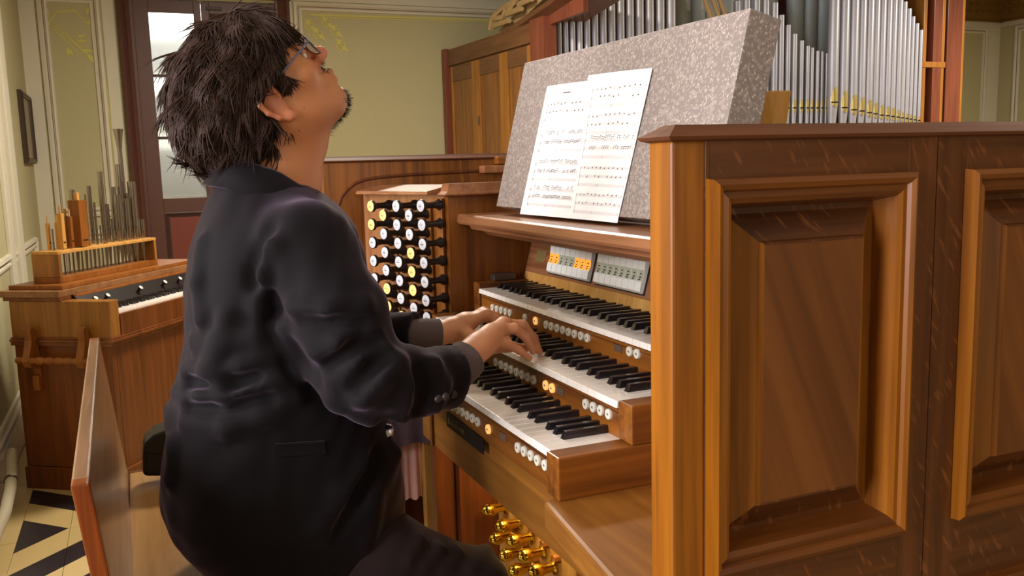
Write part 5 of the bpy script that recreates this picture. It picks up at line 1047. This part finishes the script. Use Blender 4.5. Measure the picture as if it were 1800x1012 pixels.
for i in RNG.choice(len(Vr), 11000):
    p0, n0 = Vr[i], nrm[i]; lp = AX @ (p0 - HD)
    j_ = int(np.argmin(((lockpos - p0) ** 2).sum(1))); _, rv, bend, ls = locks[j_]
    fl = (p0 - crown) * 3 + np.array([0, -.12, -.30]) + FW * (-.22 if lp[0] < .05 else .02) + rv * .10 + RNG.normal(0, .05, 3)
    fl -= n0 * (fl @ n0); fl /= np.linalg.norm(fl) + 1e-9
    nearface = (lp[0] > .0 and lp[1] < .15) or lp[1] < .06 and lp[0] > -.05
    Ln = RNG.uniform(.03, .06) * ls * (.45 if nearface else 1); lift = RNG.uniform(.0, .004) * (2.5 if RNG.random() < .03 else 1); sd = np.cross(n0, fl); r0 = RNG.uniform(.0007, .0015); k0 = len(LV)
    for j in range(5):
        t_ = j / 4; p = p0 + fl * Ln * t_ + sd * bend * Ln * t_ * t_ + n0 * (.0008 + lift * t_ - .22 * Ln * t_ * t_ * (0 if nearface else 1)); r = r0 * (1 - t_ ** 2) + .0002
        for a in (0, 2.1, 4.2): LV.append(p + r * (sd * math.cos(a) + n0 * math.sin(a)))
    LF += [(k0 + 3 * j + q, k0 + 3 * j + (q + 1) % 3, k0 + 3 * j + 3 + (q + 1) % 3, k0 + 3 * j + 3 + q) for j in range(4) for q in range(3)]
lo = nmesh('hair_locks', np.array(LV), np.array(LF), 'hair', hair); lo['kind'] = 'stuff'
# ---- beard, brows, eyes, glasses
hn = np.zeros(len(Vb) * 3); body.data.vertices.foreach_get('normal', hn); hn = hn.reshape(-1, 3)[:len(Vh)]
def tuft(name, prob, nmax, Ln, flow):
    c = np.where(RNG.random(len(Vh)) < prob)[0]; c = RNG.permutation(c)[:nmax]; LV, LF = [], []
    for i in c:
        p0, n0 = Vh[i], hn[i]; fl = flow + n0 * .5 + RNG.normal(0, .25, 3); fl /= np.linalg.norm(fl); sd = np.cross(fl, n0 + [1e-3, 0, 0]); sd /= np.linalg.norm(sd) + 1e-9; k0 = len(LV); L_ = Ln * RNG.uniform(.5, 1.1)
        for j in range(3):
            for a in (0, 2.1, 4.2): LV.append(p0 + fl * L_ * j / 2 + .0007 * (1 - .45 * j) * (sd * math.cos(a) + n0 * math.sin(a)))
        LF += [(k0 + 3 * j + q, k0 + 3 * j + (q + 1) % 3, k0 + 3 * j + 3 + (q + 1) % 3, k0 + 3 * j + 3 + q) for j in range(2) for q in range(3)]
    o = nmesh(name, np.array(LV), np.array(LF), 'beard_hair', body); o['kind'] = 'stuff'
tuft('beard', np.maximum(g_((.088, .0, 0), (.016, .012, .018)), g_((.064, -.006, 0), (.024, .010, .014))) * (v_ < .022), 1300, .010, -UP * .8 + FW * .3); tuft('moustache', g_((.1, .066, 0), (.016, .006, .024)) * (v_ > .058), 500, .007, -UP)
tuft('eyebrow', g_((.09, .124, .028), (.014, .005, .017)), 300, .007, UP * .2)
for s_ in (-1, 1):
    c = hl(.0785, .106, s_ * .031); e = MB().lathe(c - FW * .012, FW, [(0, .002), (.003, .008), (.008, .0115), (.012, .012), (.017, .0108), (.021, .008), (.0235, .004), (.024, .0005)], 16).obj('eye', 'eye_white', body, smooth=True); MB().lathe(c + FW * .0105, FW, [(0, .0058), (.0012, .005), (.0018, .001)], 12).obj('iris', 'eye_iris', e, smooth=True)
    mesh('eyelid', [hl(.0800 + .0132 * math.cos(a) * math.cos(b), .106 + .0132 * math.sin(a), s_ * .031 + .0132 * math.cos(a) * math.sin(b)) for a in np.linspace(-.15, 1.5, 6) for b in np.linspace(-1.2, 1.2, 7)], [(7 * i + j, 7 * i + j + 1, 7 * i + 8 + j, 7 * i + 7 + j) for i in range(5) for j in range(6)], 'skin_plain', body, smooth=True)
gl = empty('glasses', tuple(hl(.1, .105)), 'thin dark-rimmed eyeglasses on the organist face', 'glasses')
for s_ in (-1, 1):
    P = [hl(.108 - .006 * abs(math.cos(a)), .104 + .017 * math.sin(a), s_ * .033 + .023 * math.cos(a)) for a in np.linspace(0, 2 * PI, 25)]
    MB().tube(P, .0017, 6, cap=False).obj('rim', 'glasses_rim', gl, smooth=True)
    MB().tube([hl(.102, .112, s_ * .057), hl(.095, .113, s_ * .068), hl(.03, .108, s_ * .0765), hl(-.01, .107, s_ * .0785)], .0016, 6).obj('temple', 'glasses_rim', gl, smooth=True)
    c = hl(.1055, .104, s_ * .033); mesh('lens', [c] + [hl(.106 - .005 * abs(math.cos(a)), .104 + .016 * math.sin(a), s_ * .033 + .022 * math.cos(a)) for a in np.linspace(0, 2 * PI, 21)[:-1]], [(0, 1 + i, 1 + (i + 1) % 20) for i in range(20)], 'window_glass', gl, smooth=True)
MB().tube([hl(.104, .108, -.010), hl(.110, .112, 0), hl(.104, .108, .010)], .0016, 6).obj('bridge', 'glasses_rim', gl, smooth=True)
